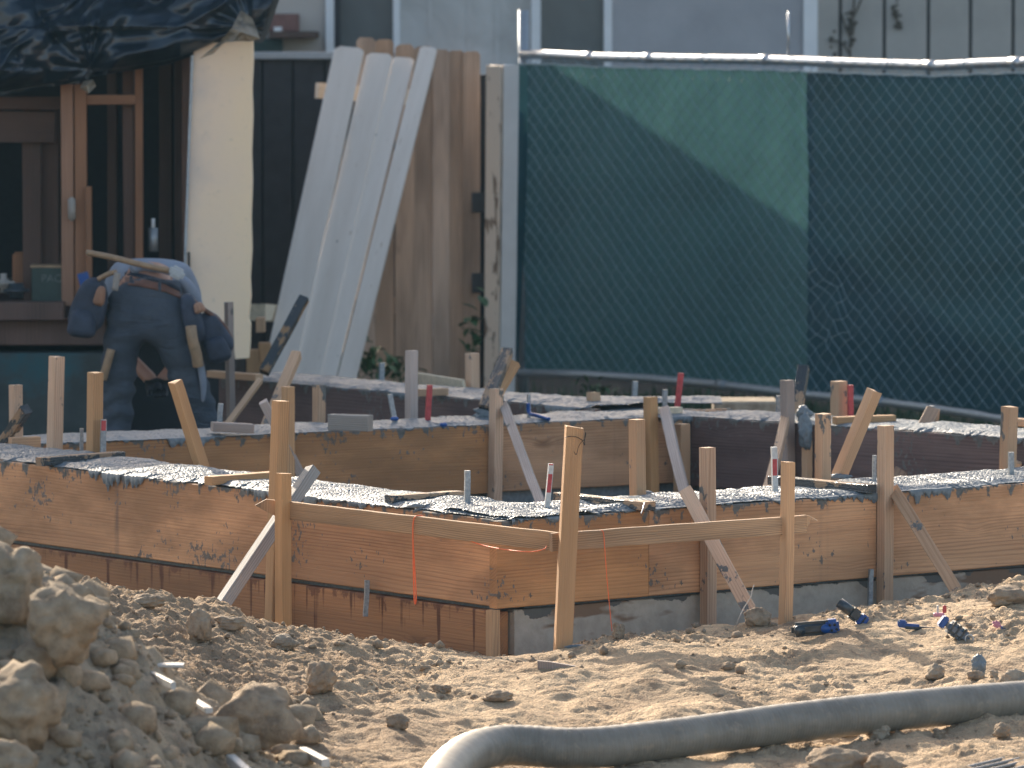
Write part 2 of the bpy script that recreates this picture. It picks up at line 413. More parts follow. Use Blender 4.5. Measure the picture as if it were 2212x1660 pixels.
def m_white_fence():
    q = N('weathered_white_paint'); v = q.vec()
    n = q.noise(q.scale(v, (14, 14, 1.2)), 1., 5., .6); sp = q.voro(q.scale(v, (9, 9, 5)), 1.); e = q.noise(q.scale(v, (60, 60, 9)), 1., 4., .6)
    c = q.ramp(n, [(.3, (.70, .61, .52)), (.7, (.80, .71, .62))])
    c = q.mix(q.mr(sp, .03, .055, .75, 0.), c, (.10, .09, .085))
    c = q.mix(q.mr(e, .66, .70, 0., .7), c, (.40, .29, .19))
    return q.fin(c, .65, q.bump(n, .2, .004))
M_wfence = m_white_fence()
def m_peel():
    q = N('peeling_post_paint'); v = q.vec()
    n = q.noise(q.scale(v, (22, 22, 5)), 1., 5., .65)
    c = q.mix(q.mr(n, .56, .58), (.64, .53, .43), (.20, .14, .10)); 
    return q.fin(c, .75, q.bump(n, .5, .006))
M_peel = m_peel()
def m_stucco(name, a, b, sc_=2.):
    q = N(name); v = q.n('TexCoord').outputs['Object']
    n = q.noise(v, sc_, 5., .6); f = q.noise(v, 60.)
    s = q.noise(q.scale(v, (6, 6, 2.2)), 1., 5., .7)
    c = q.ramp(n, [(.3, a), (.7, b)])
    c = q.mix(q.mr(s, .66, .72, 0., .55), c, tuple(x * .35 for x in a))
    return q.fin(c, .9, q.bump(f, .25, .006))
M_stucco = m_stucco('house_stucco', (.44, .40, .37), (.52, .48, .44))
M_wallr = m_stucco('house_wall_grey', (.34, .34, .36), (.42, .42, .44), 3)
M_siding = m_stucco('board_siding', (.35, .335, .31), (.43, .41, .38), 3)
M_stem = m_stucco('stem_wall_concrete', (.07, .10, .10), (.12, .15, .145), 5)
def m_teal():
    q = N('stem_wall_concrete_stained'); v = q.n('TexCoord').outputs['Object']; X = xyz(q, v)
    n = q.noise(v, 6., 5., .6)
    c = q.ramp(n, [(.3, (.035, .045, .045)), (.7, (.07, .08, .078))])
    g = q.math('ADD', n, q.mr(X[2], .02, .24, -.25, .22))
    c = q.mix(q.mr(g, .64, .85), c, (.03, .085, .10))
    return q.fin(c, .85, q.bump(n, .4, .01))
M_teal = m_teal()
def m_glass(name, c, r=.08, tr=0.):
    q = N(name); v = q.n('TexCoord').outputs['Object']
    n = q.noise(v, 1.7, 4., .6, .8)
    col = q.ramp(n, [(.3, tuple(x * .75 for x in c)), (.7, tuple(min(1, x * 1.25) for x in c))])
    return q.fin(col, r, None, **{'Specular IOR Level': .6})
M_glassb = m_glass('window_glass_curtain', (.42, .45, .47), .18)
M_glassd = m_glass('window_glass_screen', (.09, .105, .115), .3)
def m_fabric(name, col, tcol, transp, tmix):
    q = N(name); v = q.n('TexCoord').outputs['Object']
    n = q.noise(q.scale(v, (1.2, 1.2, 3.)), 1., 4., .6, .6); f = q.noise(v, 90.)
    c = q.ramp(n, [(.3, tuple(x * .7 for x in col)), (.7, tuple(x * 1.3 for x in col))])
    d = q.n('BsdfDiffuse'); q.set(d, 0, c)
    t = q.n('BsdfTranslucent'); q.set(t, 0, q.mix(q.mr(n, .3, .7), tuple(x * .75 for x in tcol), tcol))
    g = q.n('BsdfGlossy'); q.set(g, 0, (.5, .55, .6)); q.set(g, 1, .45)
    m = q.n('MixShader'); q.set(m, 0, tmix); q.t.links.new(d.outputs[0], m.inputs[1]); q.t.links.new(t.outputs[0], m.inputs[2])
    m3 = q.n('MixShader'); q.set(m3, 0, .035); q.t.links.new(m.outputs[0], m3.inputs[1]); q.t.links.new(g.outputs[0], m3.inputs[2])
    tr = q.n('BsdfTransparent'); m2 = q.n('MixShader')
    q.set(m2, 0, transp); q.t.links.new(m3.outputs[0], m2.inputs[1]); q.t.links.new(tr.outputs[0], m2.inputs[2])
    q.t.links.new(m2.outputs[0], q.out.inputs[0]); return q.m
M_fab1 = m_fabric('green_screen_thin', (.007, .028, .040), (.085, .22, .22), .02, .5)
M_fab2 = m_fabric('green_screen_double', (.011, .070, .105), (.02, .05, .05), .02, .3)
def m_denim():
    q = N('denim'); v = q.n('TexCoord').outputs['Object']
    n = q.noise(q.scale(v, (5, 5, 2)), 1., 5., .6); f = q.noise(v, 200.)
    c = q.ramp(n, [(.3, (.04, .05, .068)), (.7, (.08, .095, .12))])
    fold = q.noise(q.scale(v, (9, 9, 20)), 1., 3., .5, 1.2)
    return q.fin(c, .9, q.bump(q.math('ADD', q.math('MULTIPLY', fold, 3.), f), .45, .02))
M_denim = m_denim()
M_skin = plain('skin', (.36, .18, .115), .55, .1, 20, .05)
M_shirt = plain('white_shirt', (.22, .25, .31), .8, .12, 9, .4)
M_belt = plain('brown_leather', (.13, .055, .035), .6, .3, 20, .2)
M_waistb = plain('black_waistband', (.012, .018, .03), .8)
M_pouch = plain('pouch_fabric', (.035, .045, .070), .8, .35, 14, .5)
M_glove = plain('black_glove', (.012, .014, .018), .7)
M_hair = plain('dark_hair', (.015, .012, .01), .7)
# ------------------------------------------------------------------ key lines of the footings
ZT = .49
PC = Pz(1092, 1126, ZT); PL = Pz(0, 996, ZT); PR = Pz(2212, 1045, ZT)
dFL = (PL - PC).normalized(); dFR = (PR - PC).normalized()
PL2 = PC + dFL * 3.5; PR2 = PC + dFR * 2.9
nFL = Vector((-dFL.y, dFL.x, 0));  nFL = nFL if nFL.y < 0 else -nFL      # outward, towards the camera
nFR = Vector((-dFR.y, dFR.x, 0));  nFR = nFR if nFR.y < 0 else -nFR
BL = Pz(232, 955, ZT); BC = Pz(1493, 901, ZT); BR = Pz(2164, 946, ZT)
dBL = (BC - BL).normalized(); BL2 = BL - dBL * .9
dBR = (BR - BC).normalized(); BR2 = BR + dBR * .9
TA = Pz(578, 826, ZT); TB = Pz(1266, 884, ZT); dT = (TB - TA).normalized()
# ------------------------------------------------------------------ ground
PXS = [-9, -2.6, -2.0, -1.3, -1.1, -.9, -.66, -.4, 0, .2, .5, .9, 1.3, 1.7, 2.0, 3, 9]
PZS = [.5, .5, .46, .365, .34, .29, .20, .14, .135, .15, .155, .17, .185, .215, .26, .3, .3]
def wall_s(x, y):
    a = (x - PC.x) * nFL.x + (y - PC.y) * nFL.y
    b = (x - PC.x) * nFR.x + (y - PC.y) * nFR.y
    return np.maximum(a, b)
def G0(x, y):
    x = np.asarray(x, float); y = np.asarray(y, float)
    ridge = np.interp(x, PXS, PZS)
    lf = sstep(18.1, 19.6, y) * sstep(-.2, -.7, x); ridge = ridge * (1 - lf) + .085 * lf
    low = np.interp(x, [-3, -1.2, -.6, 0, .6, 1.2, 3], [.30, .24, .15, .115, .115, .125, .15])
    k = sstep(16.4, 18.4, y)
    z = low * (1 - k) + ridge * k
    # spoil heap on the left
    hp = np.interp(x, [-4, -2.5, -1.9, -1.31, -1.1, -.92, -.74, -.6, -.4, -.1], [.88, .80, .70, .565, .455, .345, .20, .13, .10, .06])
    hk = np.exp(-((y - 15.05) / np.where(y < 15.05, 1.1, .75)) ** 2)
    z = np.maximum(z, 0) + np.maximum(hp * hk - .05, 0) * 1.0
    s = wall_s(x, y)
    q = sstep(.22, .62, s)
    z = (.02 + .03 * fbm(x * 3, y * 3, 2, 3)) * (1 - q) + z * q
    back = sstep(-.05, -.4, s)
    zb = .10 * sstep(25, 22, y) - .15 * sstep(26, 28, y)
    return z * (1 - back) + zb * back
def G(x, y):
    x = np.asarray(x, float); y = np.asarray(y, float)
    z = G0(x, y)
    near = sstep(12, 13, y) * sstep(20.5, 19.4, y) * (np.abs(x) < 3.2)
    a = .035 * fbm(x * 2.2, y * 1.7, 3, 11) + .026 * fbm(x * 7 + y, y * 5, 3, 21)
    rg = fbm(x * 2.6, y * 2.0, 2, 31)                        # rough, crumbly areas among smooth trodden ones
    left = sstep(-.3, -.9, x)
    rough = np.clip(sstep(-.12, .3, rg) + left, 0, 1)
    a = a + rough * (.014 * fbm(x * 24, y * 20, 3, 41) + .009 * (.5 - worley(x * 34, y * 30, 3)) * (1 + left))
    a = a + (.003 + .0065 * rough) * fbm(x * 60 + y * 30, y * 40, 3, 51) + (.002 + .004 * rough) * fbm(x * 150, y * 130, 2, 61) + .016 * np.abs(fbm(x * 9 + y * 6, y * 22, 3, 81))
    a = a + .03 * sstep(-.55, -1., x) * sstep(16.4, 15.6, y) * fbm(x * 11, y * 9, 3, 71)
    return z + a * near
def hit(u, v, off=0.):
    r = ray(u, v); ys = np.linspace(12.5, 34, 4300)
    k = ys / r.y; X = r.x * k; Z = CAMZ + r.z * k
    g = G(X, ys) + off; w_ = np.nonzero(Z <= g)[0]
    i = w_[0] if len(w_) else len(ys) - 1
    return Vector((X[i], ys[i], float(g[i])))
def axis(parts):
    out = []
    for a, b, st in parts: out.append(np.arange(a, b, st))
    return np.concatenate(out + [np.array([parts[-1][1]])])
gx = axis([(-400, -40, 60), (-40, -6, 4), (-6, -2.1, .12), (-2.1, 2.2, .0105), (2.2, 6, .12), (6, 40, 4), (40, 400, 60)])
gy = axis([(-300, -20, 40), (-20, 10, 3), (10, 13.4, .2), (13.4, 19.9, .0115), (19.9, 26, .08), (26, 45, .7), (45, 100, 8), (100, 1200, 100)])
X, Y = np.meshgrid(gx, gy, indexing='ij')
Zg = G(X.ravel(), Y.ravel())
me = mesh_np('ground', np.stack([X.ravel(), Y.ravel(), Zg], 1), grid_faces(len(gx), len(gy)))
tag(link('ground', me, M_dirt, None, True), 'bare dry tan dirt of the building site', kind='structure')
# loose crumbs (too many to count)
def clod_template(sub, seed, amp=.25):
    bm = bmesh.new(); bmesh.ops.create_icosphere(bm, subdivisions=sub, radius=1); V = np.array([v.co[:] for v in bm.verts]); Fc = np.array([[v.index for v in f.verts] for f in bm.faces]); bm.free()
    V = V * (1 + amp * n3(V, 1.3, seed))[:, None]
    if sub > 2: V = V * (1 + .35 * amp * n3(V, 4.5, seed + 9))[:, None] * (1 + .12 * amp * n3(V, 14, seed + 19))[:, None]
    return V, Fc
TPL = [clod_template(1, s, 1.0) for s in range(8)]
def scatter(name, label, X, Y, R, mat, seed=0, sink=.3):
    rs = np.random.RandomState(seed); Vs = []; Fs = []; off = 0
    Z = G(X, Y); k = rs.randint(0, 8, len(X))
    for t in range(8):
        V, Fc = TPL[t]; sel = np.nonzero(k == t)[0]; n = len(sel)
        if not n: continue
        a = rs.rand(n) * 6.28; ca, sa = np.cos(a), np.sin(a)
        sx = rs.uniform(.7, 1.3, n); sz = rs.uniform(.5, .9, n); r = R[sel]
        vx = V[None, :, 0] * sx[:, None]; vy = V[None, :, 1]
        P = np.stack([(vx * ca[:, None] - vy * sa[:, None]) * r[:, None] + X[sel][:, None], (vx * sa[:, None] + vy * ca[:, None]) * r[:, None] + Y[sel][:, None],
                      V[None, :, 2] * (sz * r)[:, None] + (Z[sel] + r * sz * (1 - sink) * .6)[:, None]], 2)
        Vs.append(P.reshape(-1, 3)); Fs.append((Fc[None] + (np.arange(n) * len(V))[:, None, None]).reshape(-1, 3) + off); off += n * len(V)
    me = mesh_np(name, np.concatenate(Vs), np.concatenate(Fs))
    return tag(link(name, me, mat, None, True), label, kind='stuff')
OFFC = [tuple(hit(u, v).xy) for u, v in ((345, 1440), (385, 1440), (352, 1474), (430, 1522), (682, 1638), (522, 1664))]
rs = np.random.RandomState(5)
def cloud(n, x0, x1, y0, y1, r0, r1, dens=None):
    X = rs.uniform(x0, x1, n); Y = rs.uniform(y0, y1, n); R = r0 * (r1 / r0) ** (rs.rand(n) ** 2.8)
    keep = wall_s(X, Y) > .1
    for px, py in OFFC: keep &= ~((np.abs(X - px) < .05) & (Y > py - .22) & (Y < py + .06) & (R > .012))
    if dens is not None: keep &= rs.rand(n) < dens(X, Y)
    return X[keep], Y[keep], R[keep]
dn = lambda x, y: .06 + .94 * sstep(.0, .42, fbm(x * 2.6, y * 2.0, 2, 31) + .5 * fbm(x * 6, y * 5, 2, 77) + .8 * sstep(-.35, -.8, x))
X1, Y1, R1 = cloud(13000, -1.9, 2.1, 13.8, 19.6, .0022, .012, dn)
scatter('soil_crumbs', 'small loose crumbs of soil scattered over the dirt', X1, Y1, R1, M_clod, 1)
X1, Y1, R1 = cloud(3600, -2.1, -.25, 13.4, 16.9, .007, .085, lambda x, y: sstep(-.45, -.8, x) * .9)
scatter('spoil_lumps', 'grey brown lumps of soil covering the spoil heap', X1, Y1, R1, M_clodg, 2)
X1, Y1, R1 = cloud(2500, -1.9, 2.2, 17.9, 19.3, .004, .022, lambda x, y: sstep(.45, .62, wall_s(x, y)) * sstep(1.0, .75, wall_s(x, y)) * .75)
scatter('ridge_crumbs', 'crumbled soil along the edge of the trench', X1, Y1, R1, M_clod, 3, .1)

BIG = [clod_template(4, s, .55) for s in (3, 5, 8, 13)]
def clod(u, v, ru, rv, label, mat=M_clod, t=0, name='dirt_clod', group=None, rot=0., cat='clod', deep=1., y=None):
    b = hit(u, v + rv * .75) if y is None else Pd(u, v, y)
    yc = b.y + .2 * ru / (F / b.y); k = F / yc
    c = Pd(u, v, yc); V, Fc = BIG[t]
    e = np.abs(V).max(0) * .88
    cr, sr = math.cos(rot), math.sin(rot)
    W = V / e
    W = np.stack([W[:, 0] * cr - W[:, 2] * sr, W[:, 1], W[:, 0] * sr + W[:, 2] * cr], 1)
    W = W * np.array([ru / k, (ru + rv) / 2 / k * deep, rv / k])
    me = mesh_np(name, W, Fc); o = link(name, me, mat, None, True, Matrix.Translation(c))
    return tag(o, label, cat, group)
clod(28, 1250, 82, 92, 'tall grey clod at the left edge of the photo, topmost on the spoil heap', M_clodg, 0, y=14.55)
clod(142, 1348, 98, 84, 'large rounded grey clod standing proud in the middle of the spoil heap', M_clodg, 1, y=14.3, rot=.4)
clod(30, 1530, 92, 98, 'broad wedge-shaped clod low at the left edge of the spoil heap', M_clodg, 2, y=13.9, rot=-.5)
clod(20, 1655, 70, 55, 'blurred clod in the bottom left corner of the photo', M_clodg, 3, y=13.6)
clod(550, 1562, 112, 78, 'large pale brown clod with white sticks beside it, right of the spoil heap', M_clod, 1, rot=-.35, deep=.8)
clod(690, 1466, 36, 36, 'dark crusty clod alone on the slope, above the large pale clod', M_clod, 2, rot=.5)
clod(434, 1354, 27, 40, 'pointed clod standing upright beside the foot of the left brace', M_clod, 3, rot=.3)
clod(613, 1391, 36, 19, 'smooth flat-topped stone in front of the left batter stake', M_stone, 1, 'stone', cat='stone')
clod(1338, 1362, 15, 19, 'egg-shaped clod standing where the orange string meets the dirt', M_clod, 0)
clod(2020, 1454, 20, 19, 'round tan stone throwing a shadow, right of centre on the open dirt', M_stone, 2, 'stone', cat='stone')
clod(2110, 1460, 20, 11, 'low brown clod just left of the concrete-covered knob', M_clod, 3)
clod(2148, 1455, 11, 8, 'small yellow-brown stone just below the concrete-covered knob', M_stone, 0, 'stone', cat='stone')
clod(2195, 1475, 30, 30, 'grey rough rock at the right edge above the hose', M_stone, 3, 'stone', cat='stone', rot=.3)
clod(1800, 1650, 72, 34, 'broad pale clod cut by the bottom edge, left of the rebar bars', M_clod, 2)
clod(1905, 1655, 50, 26, 'second pale clod at the bottom edge, nearest the rebar bars', M_clod, 1)
clod(1640, 1335, 30, 22, 'mound of crumbled soil heaped against the foot of the right brace', M_clod, 3)
clod(1900, 1578, 28, 20, 'round yellowish stone wedged under the hose', M_stone, 0, 'stone', cat='stone')
clod(1830, 1582, 30, 13, 'flat stone under the hose, left of the round yellowish one', M_stone, 1, 'stone', cat='stone')
clod(2163, 1580, 19, 17, 'dark angular clod below the hose near the right edge', M_clod, 2)
clod(2030, 1585, 15, 13, 'dark clod below the hose midway along its right half', M_clod, 0)
clod(1470, 1436, 14, 10, 'small brown clod in the open at the end of the broad shadow', M_clod, 1)
clod(1573, 1440, 16, 9, 'pale lump left of the long curved shadow', M_clod, 2)
clod(1600, 1448, 11, 9, 'little round clod right beside the pale lump on the open dirt', M_clod, 3)
clod(955, 1487, 26, 10, 'smooth half-buried lump in the dirt left of centre', M_clod, 0)
clod(1075, 1505, 32, 13, 'knobbly lump of crumbled dirt below the wood offcut', M_clod, 2)
clod(862, 1560, 26, 18, 'cone-shaped brown clod above the bend of the hose', M_clod, 3)
clod(1120, 1392, 38, 12, 'heap of root-bound crumbs at the foot of the formwork corner', M_clod, 1)
clod(500, 1345, 38, 16, 'sunlit crusty lump right of the brace foot', M_clod, 0)
clod(1700, 1538, 20, 9, 'small brown clod just above the middle of the hose', M_clod, 1)
clod(315, 1300, 40, 16, 'crumbly crest of the slope behind the spoil heap', M_clod, 2)
clod(2180, 1290, 62, 22, 'rounded hump of dirt at the right edge beside the boards', M_clod, 1)
# ------------------------------------------------------------------ formwork boards
TH = .038; WF = .37; HB = .286
def off(P, n, d, z=None):
    q = P + n * d
    if z is not None: q.z = z
    return q
def board(A, B, n, lat, ztop, mat, parent, h=HB, th=TH, name='form_board', seg=14):
    """board whose outer face lies at lat metres inside the line A-B"""
    a = off(A, n, -(lat + th / 2), ztop - h / 2); b = off(B, n, -(lat + th / 2), ztop - h / 2)
    return beam(name, a, b, th, h, mat, parent, seg=seg, jit=.0008, ch=.003)
def at_u(A, B, u, v=1100):
    y = lineY(A, B, u, v); s = (y - A.y) / (B.y - A.y); return A + (B - A) * s
FLf = empty('formwork_wall', PC, 'front left formwork wall of wide stacked planks running from the near corner, rusty lower plank', 'formwork')
board(PC + dFL * .041, PL2, nFL, 0, ZT, M_form, FLf)
board(PC + dFL * .041, PL2, nFL, .004, ZT - .302, M_formlow, FLf, name='form_board_lower')
board(PC + dFL * .45, PL2, nFL, WF - TH, ZT - .004, M_formback, FLf, name='form_board_inner')
FRf = empty('formwork_wall', PC + dFR, 'front right formwork wall of clean orange planks above a cement-plastered lower plank', 'formwork')
j1 = at_u(PC, PR, 1402); j2 = at_u(PC, PR, 1893)
board(PC - dFR * .036, j1 - dFR * .0015, nFR, 0, ZT, M_form, FRf)
board(j1 + dFR * .0015, j2, nFR, .001, ZT, M_form, FRf)
board(j2 + dFR * .004, PR2, nFR, -.001, ZT, M_form, FRf)
board(PC + dFR * .05, PR2, nFR, .016, ZT - .297, M_skin_cem, FRf, name='form_board_lower')
board(PC + dFR * .45, PR2, nFR, WF - TH, ZT - .004, M_formback, FRf, name='form_board_inner')
cl = PC + Vector((0, 0, 0)) - dFR * .018 + nFR * -.018
beam('corner_cleat', Vector((cl.x, cl.y, ZT - .29)) + nFL * .021, Vector((cl.x, cl.y, -.12)) + nFL * .021, .034, .036, M_st, FLf, up=nFR)
RLf = empty('formwork_wall', BL, 'rear left formwork wall, pale orange planks facing the dug-out middle', 'formwork')
nBL = Vector((-dBL.y, dBL.x, 0)); nBL = nBL if nBL.y < 0 else -nBL
j3 = at_u(BL, BC, 1058)
board(BL2, j3, nBL, 0, ZT, M_formback, RLf, h=.27)
board(j3 + dBL * .004, BC - dBL * .04, nBL, .003, ZT, M_formback, RLf, h=.265)
board(BL2, BC + dBL * .4, nBL, WF - TH, ZT - .003, M_formback, RLf, name='form_board_outer')
RRf = empty('formwork_wall', BC, 'rear right formwork wall of dark purple-brown planks', 'formwork')
nBR = Vector((-dBR.y, dBR.x, 0)); nBR = nBR if nBR.y < 0 else -nBR
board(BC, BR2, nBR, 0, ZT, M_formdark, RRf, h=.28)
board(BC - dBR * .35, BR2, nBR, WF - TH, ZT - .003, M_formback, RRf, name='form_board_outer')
TF = empty('formwork_wall', TA, 'farthest formwork wall, dark planks in shade below the wooden fence', 'formwork')
nT = Vector((-dT.y, dT.x, 0)); nT = nT if nT.y < 0 else -nT
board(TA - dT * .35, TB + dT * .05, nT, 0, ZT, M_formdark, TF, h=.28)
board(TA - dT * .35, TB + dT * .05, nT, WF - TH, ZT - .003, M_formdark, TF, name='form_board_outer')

# ------------------------------------------------------------------ concrete in the forms
def strip(A, B, n, W, label, rs_=.0024, seed=0, drip=.05, hmul=1., lo=(-.004, .022)):
    d = (B - A).normalized(); L = (B - A).length
    nu = int(L / rs_); nw = int(W / rs_) ; u = np.linspace(0, L, nu); 
    core = np.linspace(0, 1, nw); pre = 6
    U = np.repeat(u[:, None], nw + 2 * pre, 1)
    def edge(s):
        e = lo[0] + (lo[1] - lo[0]) * np.clip(.5 + 1.1 * fbm(u * 5, u * 0 + s, 3, seed + s) + .25 * fbm(u * 60, u * 0, 2, seed + s + 5), 0, 1)
        zn = sstep(.05, .45, fbm(u * 2.3, u * 0 + 5 * s, 2, seed + s + 7)); dr = zn * np.clip(.25 + fbm(u * 22, u * 0 + 3 * s, 4, seed + s + 2, .7), 0, 1) * drip * 1.5 + np.clip(fbm(u * 31, u * 0 + s, 4, seed + s + 4, .75) - .02, 0, 1) ** 1.5 * .024
        return e, dr
    e0, d0 = edge(1); e1, d1 = edge(2)
    # hanging parts push past the board face
    e0 = np.where(d0 > .003, -.004 - .08 * d0, e0); e1 = np.where(d1 > .003, -.004 - .08 * d1, e1)
    Lt = e0[:, None] + (W - e0 - e1)[:, None] * core[None]
    Xw = A.x + d.x * U[:, pre:-pre] - n.x * Lt; Yw = A.y + d.y * U[:, pre:-pre] - n.y * Lt
    big = .012 * fbm(Xw * 5, Yw * 5, 2, 5) + .004 * fbm(Xw * 14, Yw * 14, 1, 6)
    wo = worley(Xw * 105, Yw * 105, 1); wo2 = worley(Xw * 190, Yw * 190, 2)
    peb = .0064 * np.sqrt(np.clip(1 - (wo / .70) ** 2, 0, 1)) * (.62 + .38 * sstep(-.2, .3, fbm(Xw * 10, Yw * 10, 2, 9))) + .0008 * np.clip(1 - wo2, 0, 1)
    ed = np.minimum(core, 1 - core)[None] * W
    fade = np.clip(ed / .03, .15, 1)
    H = ZT + .001 + hmul * (.012 + big) * np.clip(ed / .05, .25, 1) ** .7 + peb * fade
    H = np.maximum(H, ZT + .0012)
    V = np.zeros((nu, nw + 2 * pre, 3))
    V[:, pre:-pre, 0] = Xw; V[:, pre:-pre, 1] = Yw; V[:, pre:-pre, 2] = H
    for side, (e, dr) in ((0, (e0, d0)), (1, (e1, d1))):
        for q in range(pre):
            t = (q + 1) / pre
            lat = e - .003 * np.sin(t * 3.14) * (1 + dr * 12) + .005 * t * t * (dr < .004)
            zz = (H[:, 0] if side == 0 else H[:, -1]) - (dr + .004) * t + .002 * fbm(u * 130, u * 0 + q * 1.7, 2, seed + q)
            ll = lat if side == 0 else W - lat
            c = pre - 1 - q if side == 0 else nw + pre + q
            V[:, c, 0] = A.x + d.x * u - n.x * ll; V[:, c, 1] = A.y + d.y * u - n.y * ll; V[:, c, 2] = zz
    me = mesh_np('concrete_footing', V.reshape(-1, 3), grid_faces(nu, nw + 2 * pre))
    o = link('concrete_footing', me, M_conc, None, True)
    if n.x < -.9 or abs(n.y + 1) < .01: return tag(o, label, 'concrete')
    z0, z1 = -.1, ZT - .012; A_ = A + d * .09; q = [(A_ - n * .041).xy, (B - n * .041).xy, (B - n * (W - .041)).xy, (A_ - n * (W - .041)).xy]
    poly('footing_core', [(p.x, p.y, z) for z in (z0, z1) for p in q], [(3, 2, 1, 0), (4, 5, 6, 7), (0, 1, 5, 4), (1, 2, 6, 5), (2, 3, 7, 6), (3, 0, 4, 7)], M_conc, o)
    return tag(o, label, 'concrete')
strip(PC, PL2, nFL, WF, 'wet lumpy concrete filling the front left form, half in shade and half glittering', seed=1)
strip(PC + dFR * .02, PR2, nFR, WF, 'wet pebbly concrete filling the front right form, all in sun', seed=20, drip=.035)
strip(BL2, BC + dBL * .1, nBL, WF, 'blue-grey shaded concrete along the rear left form, with a drip on its planks', .005, seed=41, drip=.07, hmul=.6)
strip(BC, BR2, nBR, WF, 'sparkling concrete along the rear right form below the green screen', .005, seed=60, drip=.03, hmul=.7)
strip(TA - dT * .3, TB, nT, WF, 'farthest strip of concrete, bright patches below the brown pickets', .006, seed=80, drip=.05, hmul=.6)
# concrete pour widening beyond the far corner
pc0 = Pz(1310, 862, ZT + .01); 
strip(Pz(1285, 872, ZT), Pz(1560, 872, ZT), Vector((0, -1, 0)), .28, 'bright patch of wet concrete where the far footings join', .007, seed=95, drip=.02, hmul=.6)

# ------------------------------------------------------------------ stakes
LN = {'FLo': (off(PC, nFL, .024), off(PL, nFL, .024)), 'FLi': (off(PC, nFL, -WF - .022), off(PL, nFL, -WF - .022)),
      'FRo': (off(PC, nFR, .024), off(PR, nFR, .024)), 'FRi': (off(PC, nFR, -WF - .022), off(PR, nFR, -WF - .022)),
      'BLi': (off(BL, nBL, .024), off(BC, nBL, .024)), 'BLo': (off(BL, nBL, -WF - .024), off(BC, nBL, -WF - .024)),
      'BRi': (off(BC, nBR, .024), off(BR, nBR, .024)), 'BRo': (off(BC, nBR, -WF - .024), off(BR, nBR, -WF - .024)),
      'Ti': (off(TA, nT, .024), off(TB, nT, .024)), 'To': (off(TA, nT, -WF - .024), off(TB, nT, -WF - .024)),
      'FLm': (off(PC, nFL, -.18), off(PL, nFL, -.18)), 'FRm': (off(PC, nFR, -.18), off(PR, nFR, -.18)),
      'BLm': (off(BL, nBL, -.2), off(BC, nBL, -.2)), 'BRm': (off(BC, nBR, -.2), off(BR, nBR, -.2)), 'Tm': (off(TA, nT, -.2), off(TB, nT, -.2))}
NR = {'F': nFL, 'B': nBL, 'T': nT}
def stick(line, ut, vt, ub, vb, wpx, mat, label, name='wooden_stake', cat='stake', group=None, ext=0., dy=0., diag=1.38, asp=1., up=None, cut=.0, rag=.0015, yb=None, ch=.002, seg=9):
    y = (lineY(*LN[line], (ut + ub) / 2 if yb is None else ub) if isinstance(line, str) else line)
    p0 = Pd(ub, vb, y); p1 = Pd(ut, vt, y + dy)
    p0 = p0 + (p0 - p1).normalized() * ext
    s = wpx / (F / y) / diag
    if up is None: up = nFL if isinstance(line, str) and line[:2] in ('FL', 'BR', 'Ti') else nFR
    return tag(beam(name, p0, p1, s * asp, s, mat, None, up=up, cut=cut, rag=rag, ch=ch, seg=seg), label, cat, group)
G1 = 'stakes standing along the formwork'
stick('FLi', 123, 771, 118, 980, 36, M_stc, 'tallest stake at the left, flat grey top, in front of the worker\'s left side', group=G1, ext=.4)
stick('FLi', 206, 805, 204, 972, 36, M_st, 'pinkish stake with a bright sunlit top, beside the worker\'s left leg', group=G1, ext=.4)
stick('BLi', 34, 832, 34, 925, 31, M_stc, 'short stake near the left edge, behind the concrete-coated brace', group=G1, ext=.4)
stick('FLi', 378, 824, 438, 1016, 33, M_sty, 'stake leaning left with a splintered edge, in front of the worker\'s right leg', group=G1, dy=-.05, rag=.004)
stick('FLo', 607, 867, 590, 1380, 40, M_st, 'tall cracked stake with sunlit top, behind the left batter stake', group=G1, ext=.1)
stick('BLi', 622, 836, 622, 1030, 30, M_st, 'dim stake just right of and behind the tall cracked stake', group=G1, ext=.2)
stick('To', 688, 832, 688, 925, 30, M_stc, 'short two-tone stake, orange and pale, left of the cement-smeared block', group=G1, ext=.3, yb=1) if 0 else stick('BLo', 689, 832, 688, 925, 30, M_stc, 'short two-tone stake, orange and pale, left of the cement-smeared block', group=G1, ext=.3)
stick('BLo', 889, 758, 889, 905, 29, M_stg, 'grey upright stake before the foot of the brown picket fence', group=G1, ext=.3)
stick('To', 1020, 764, 1021, 835, 32, M_stc, 'pale stub of stake below the peeling white post', group=G1, ext=.3)
stick('BLi', 1073, 840, 1069, 1085, 32, M_stc, 'long stake holding the rear left planks, braced on its right side', group=G1, ext=.1)
stick(24.35, 1282, 848, 1282, 890, 31, M_stc, 'short square stub beside the bright pool of concrete', group=G1, ext=.2)
stick('BLi', 1405, 858, 1409, 1075, 32, M_st, 'brown stake with rounded top near the far inner corner', group=G1, ext=.1)
stick('FRi', 1376, 907, 1377, 1075, 37, M_stc, 'two-tone stake, orange left and whitish right, behind the right batter board', group=G1, ext=.3)
stick('FRo', 1528, 967, 1529, 1370, 37, M_stc, 'stake on the front right planks, crossed by a leaning brace', group=G1, ext=.1)
stick('FRi', 1778, 894, 1778, 1040, 36, M_stc, 'cream stake just left of the steeply leaning fresh stake', group=G1, ext=.3)
stick('FRi', 1888, 846, 1812, 1030, 36, M_sty, 'fresh yellow stake leaning right with a splintered corner', group=G1, rag=.005)
stick('BRi', 1700, 822, 1703, 1040, 32, M_stg, 'rounded grey stake beside the wet lumpy post', group=G1, ext=.1)
stick('BRi', 1742, 1000, 1744, 1060, 28, M_stc, 'low end of a post below lumps of concrete', group=G1, ext=.1) if 0 else None
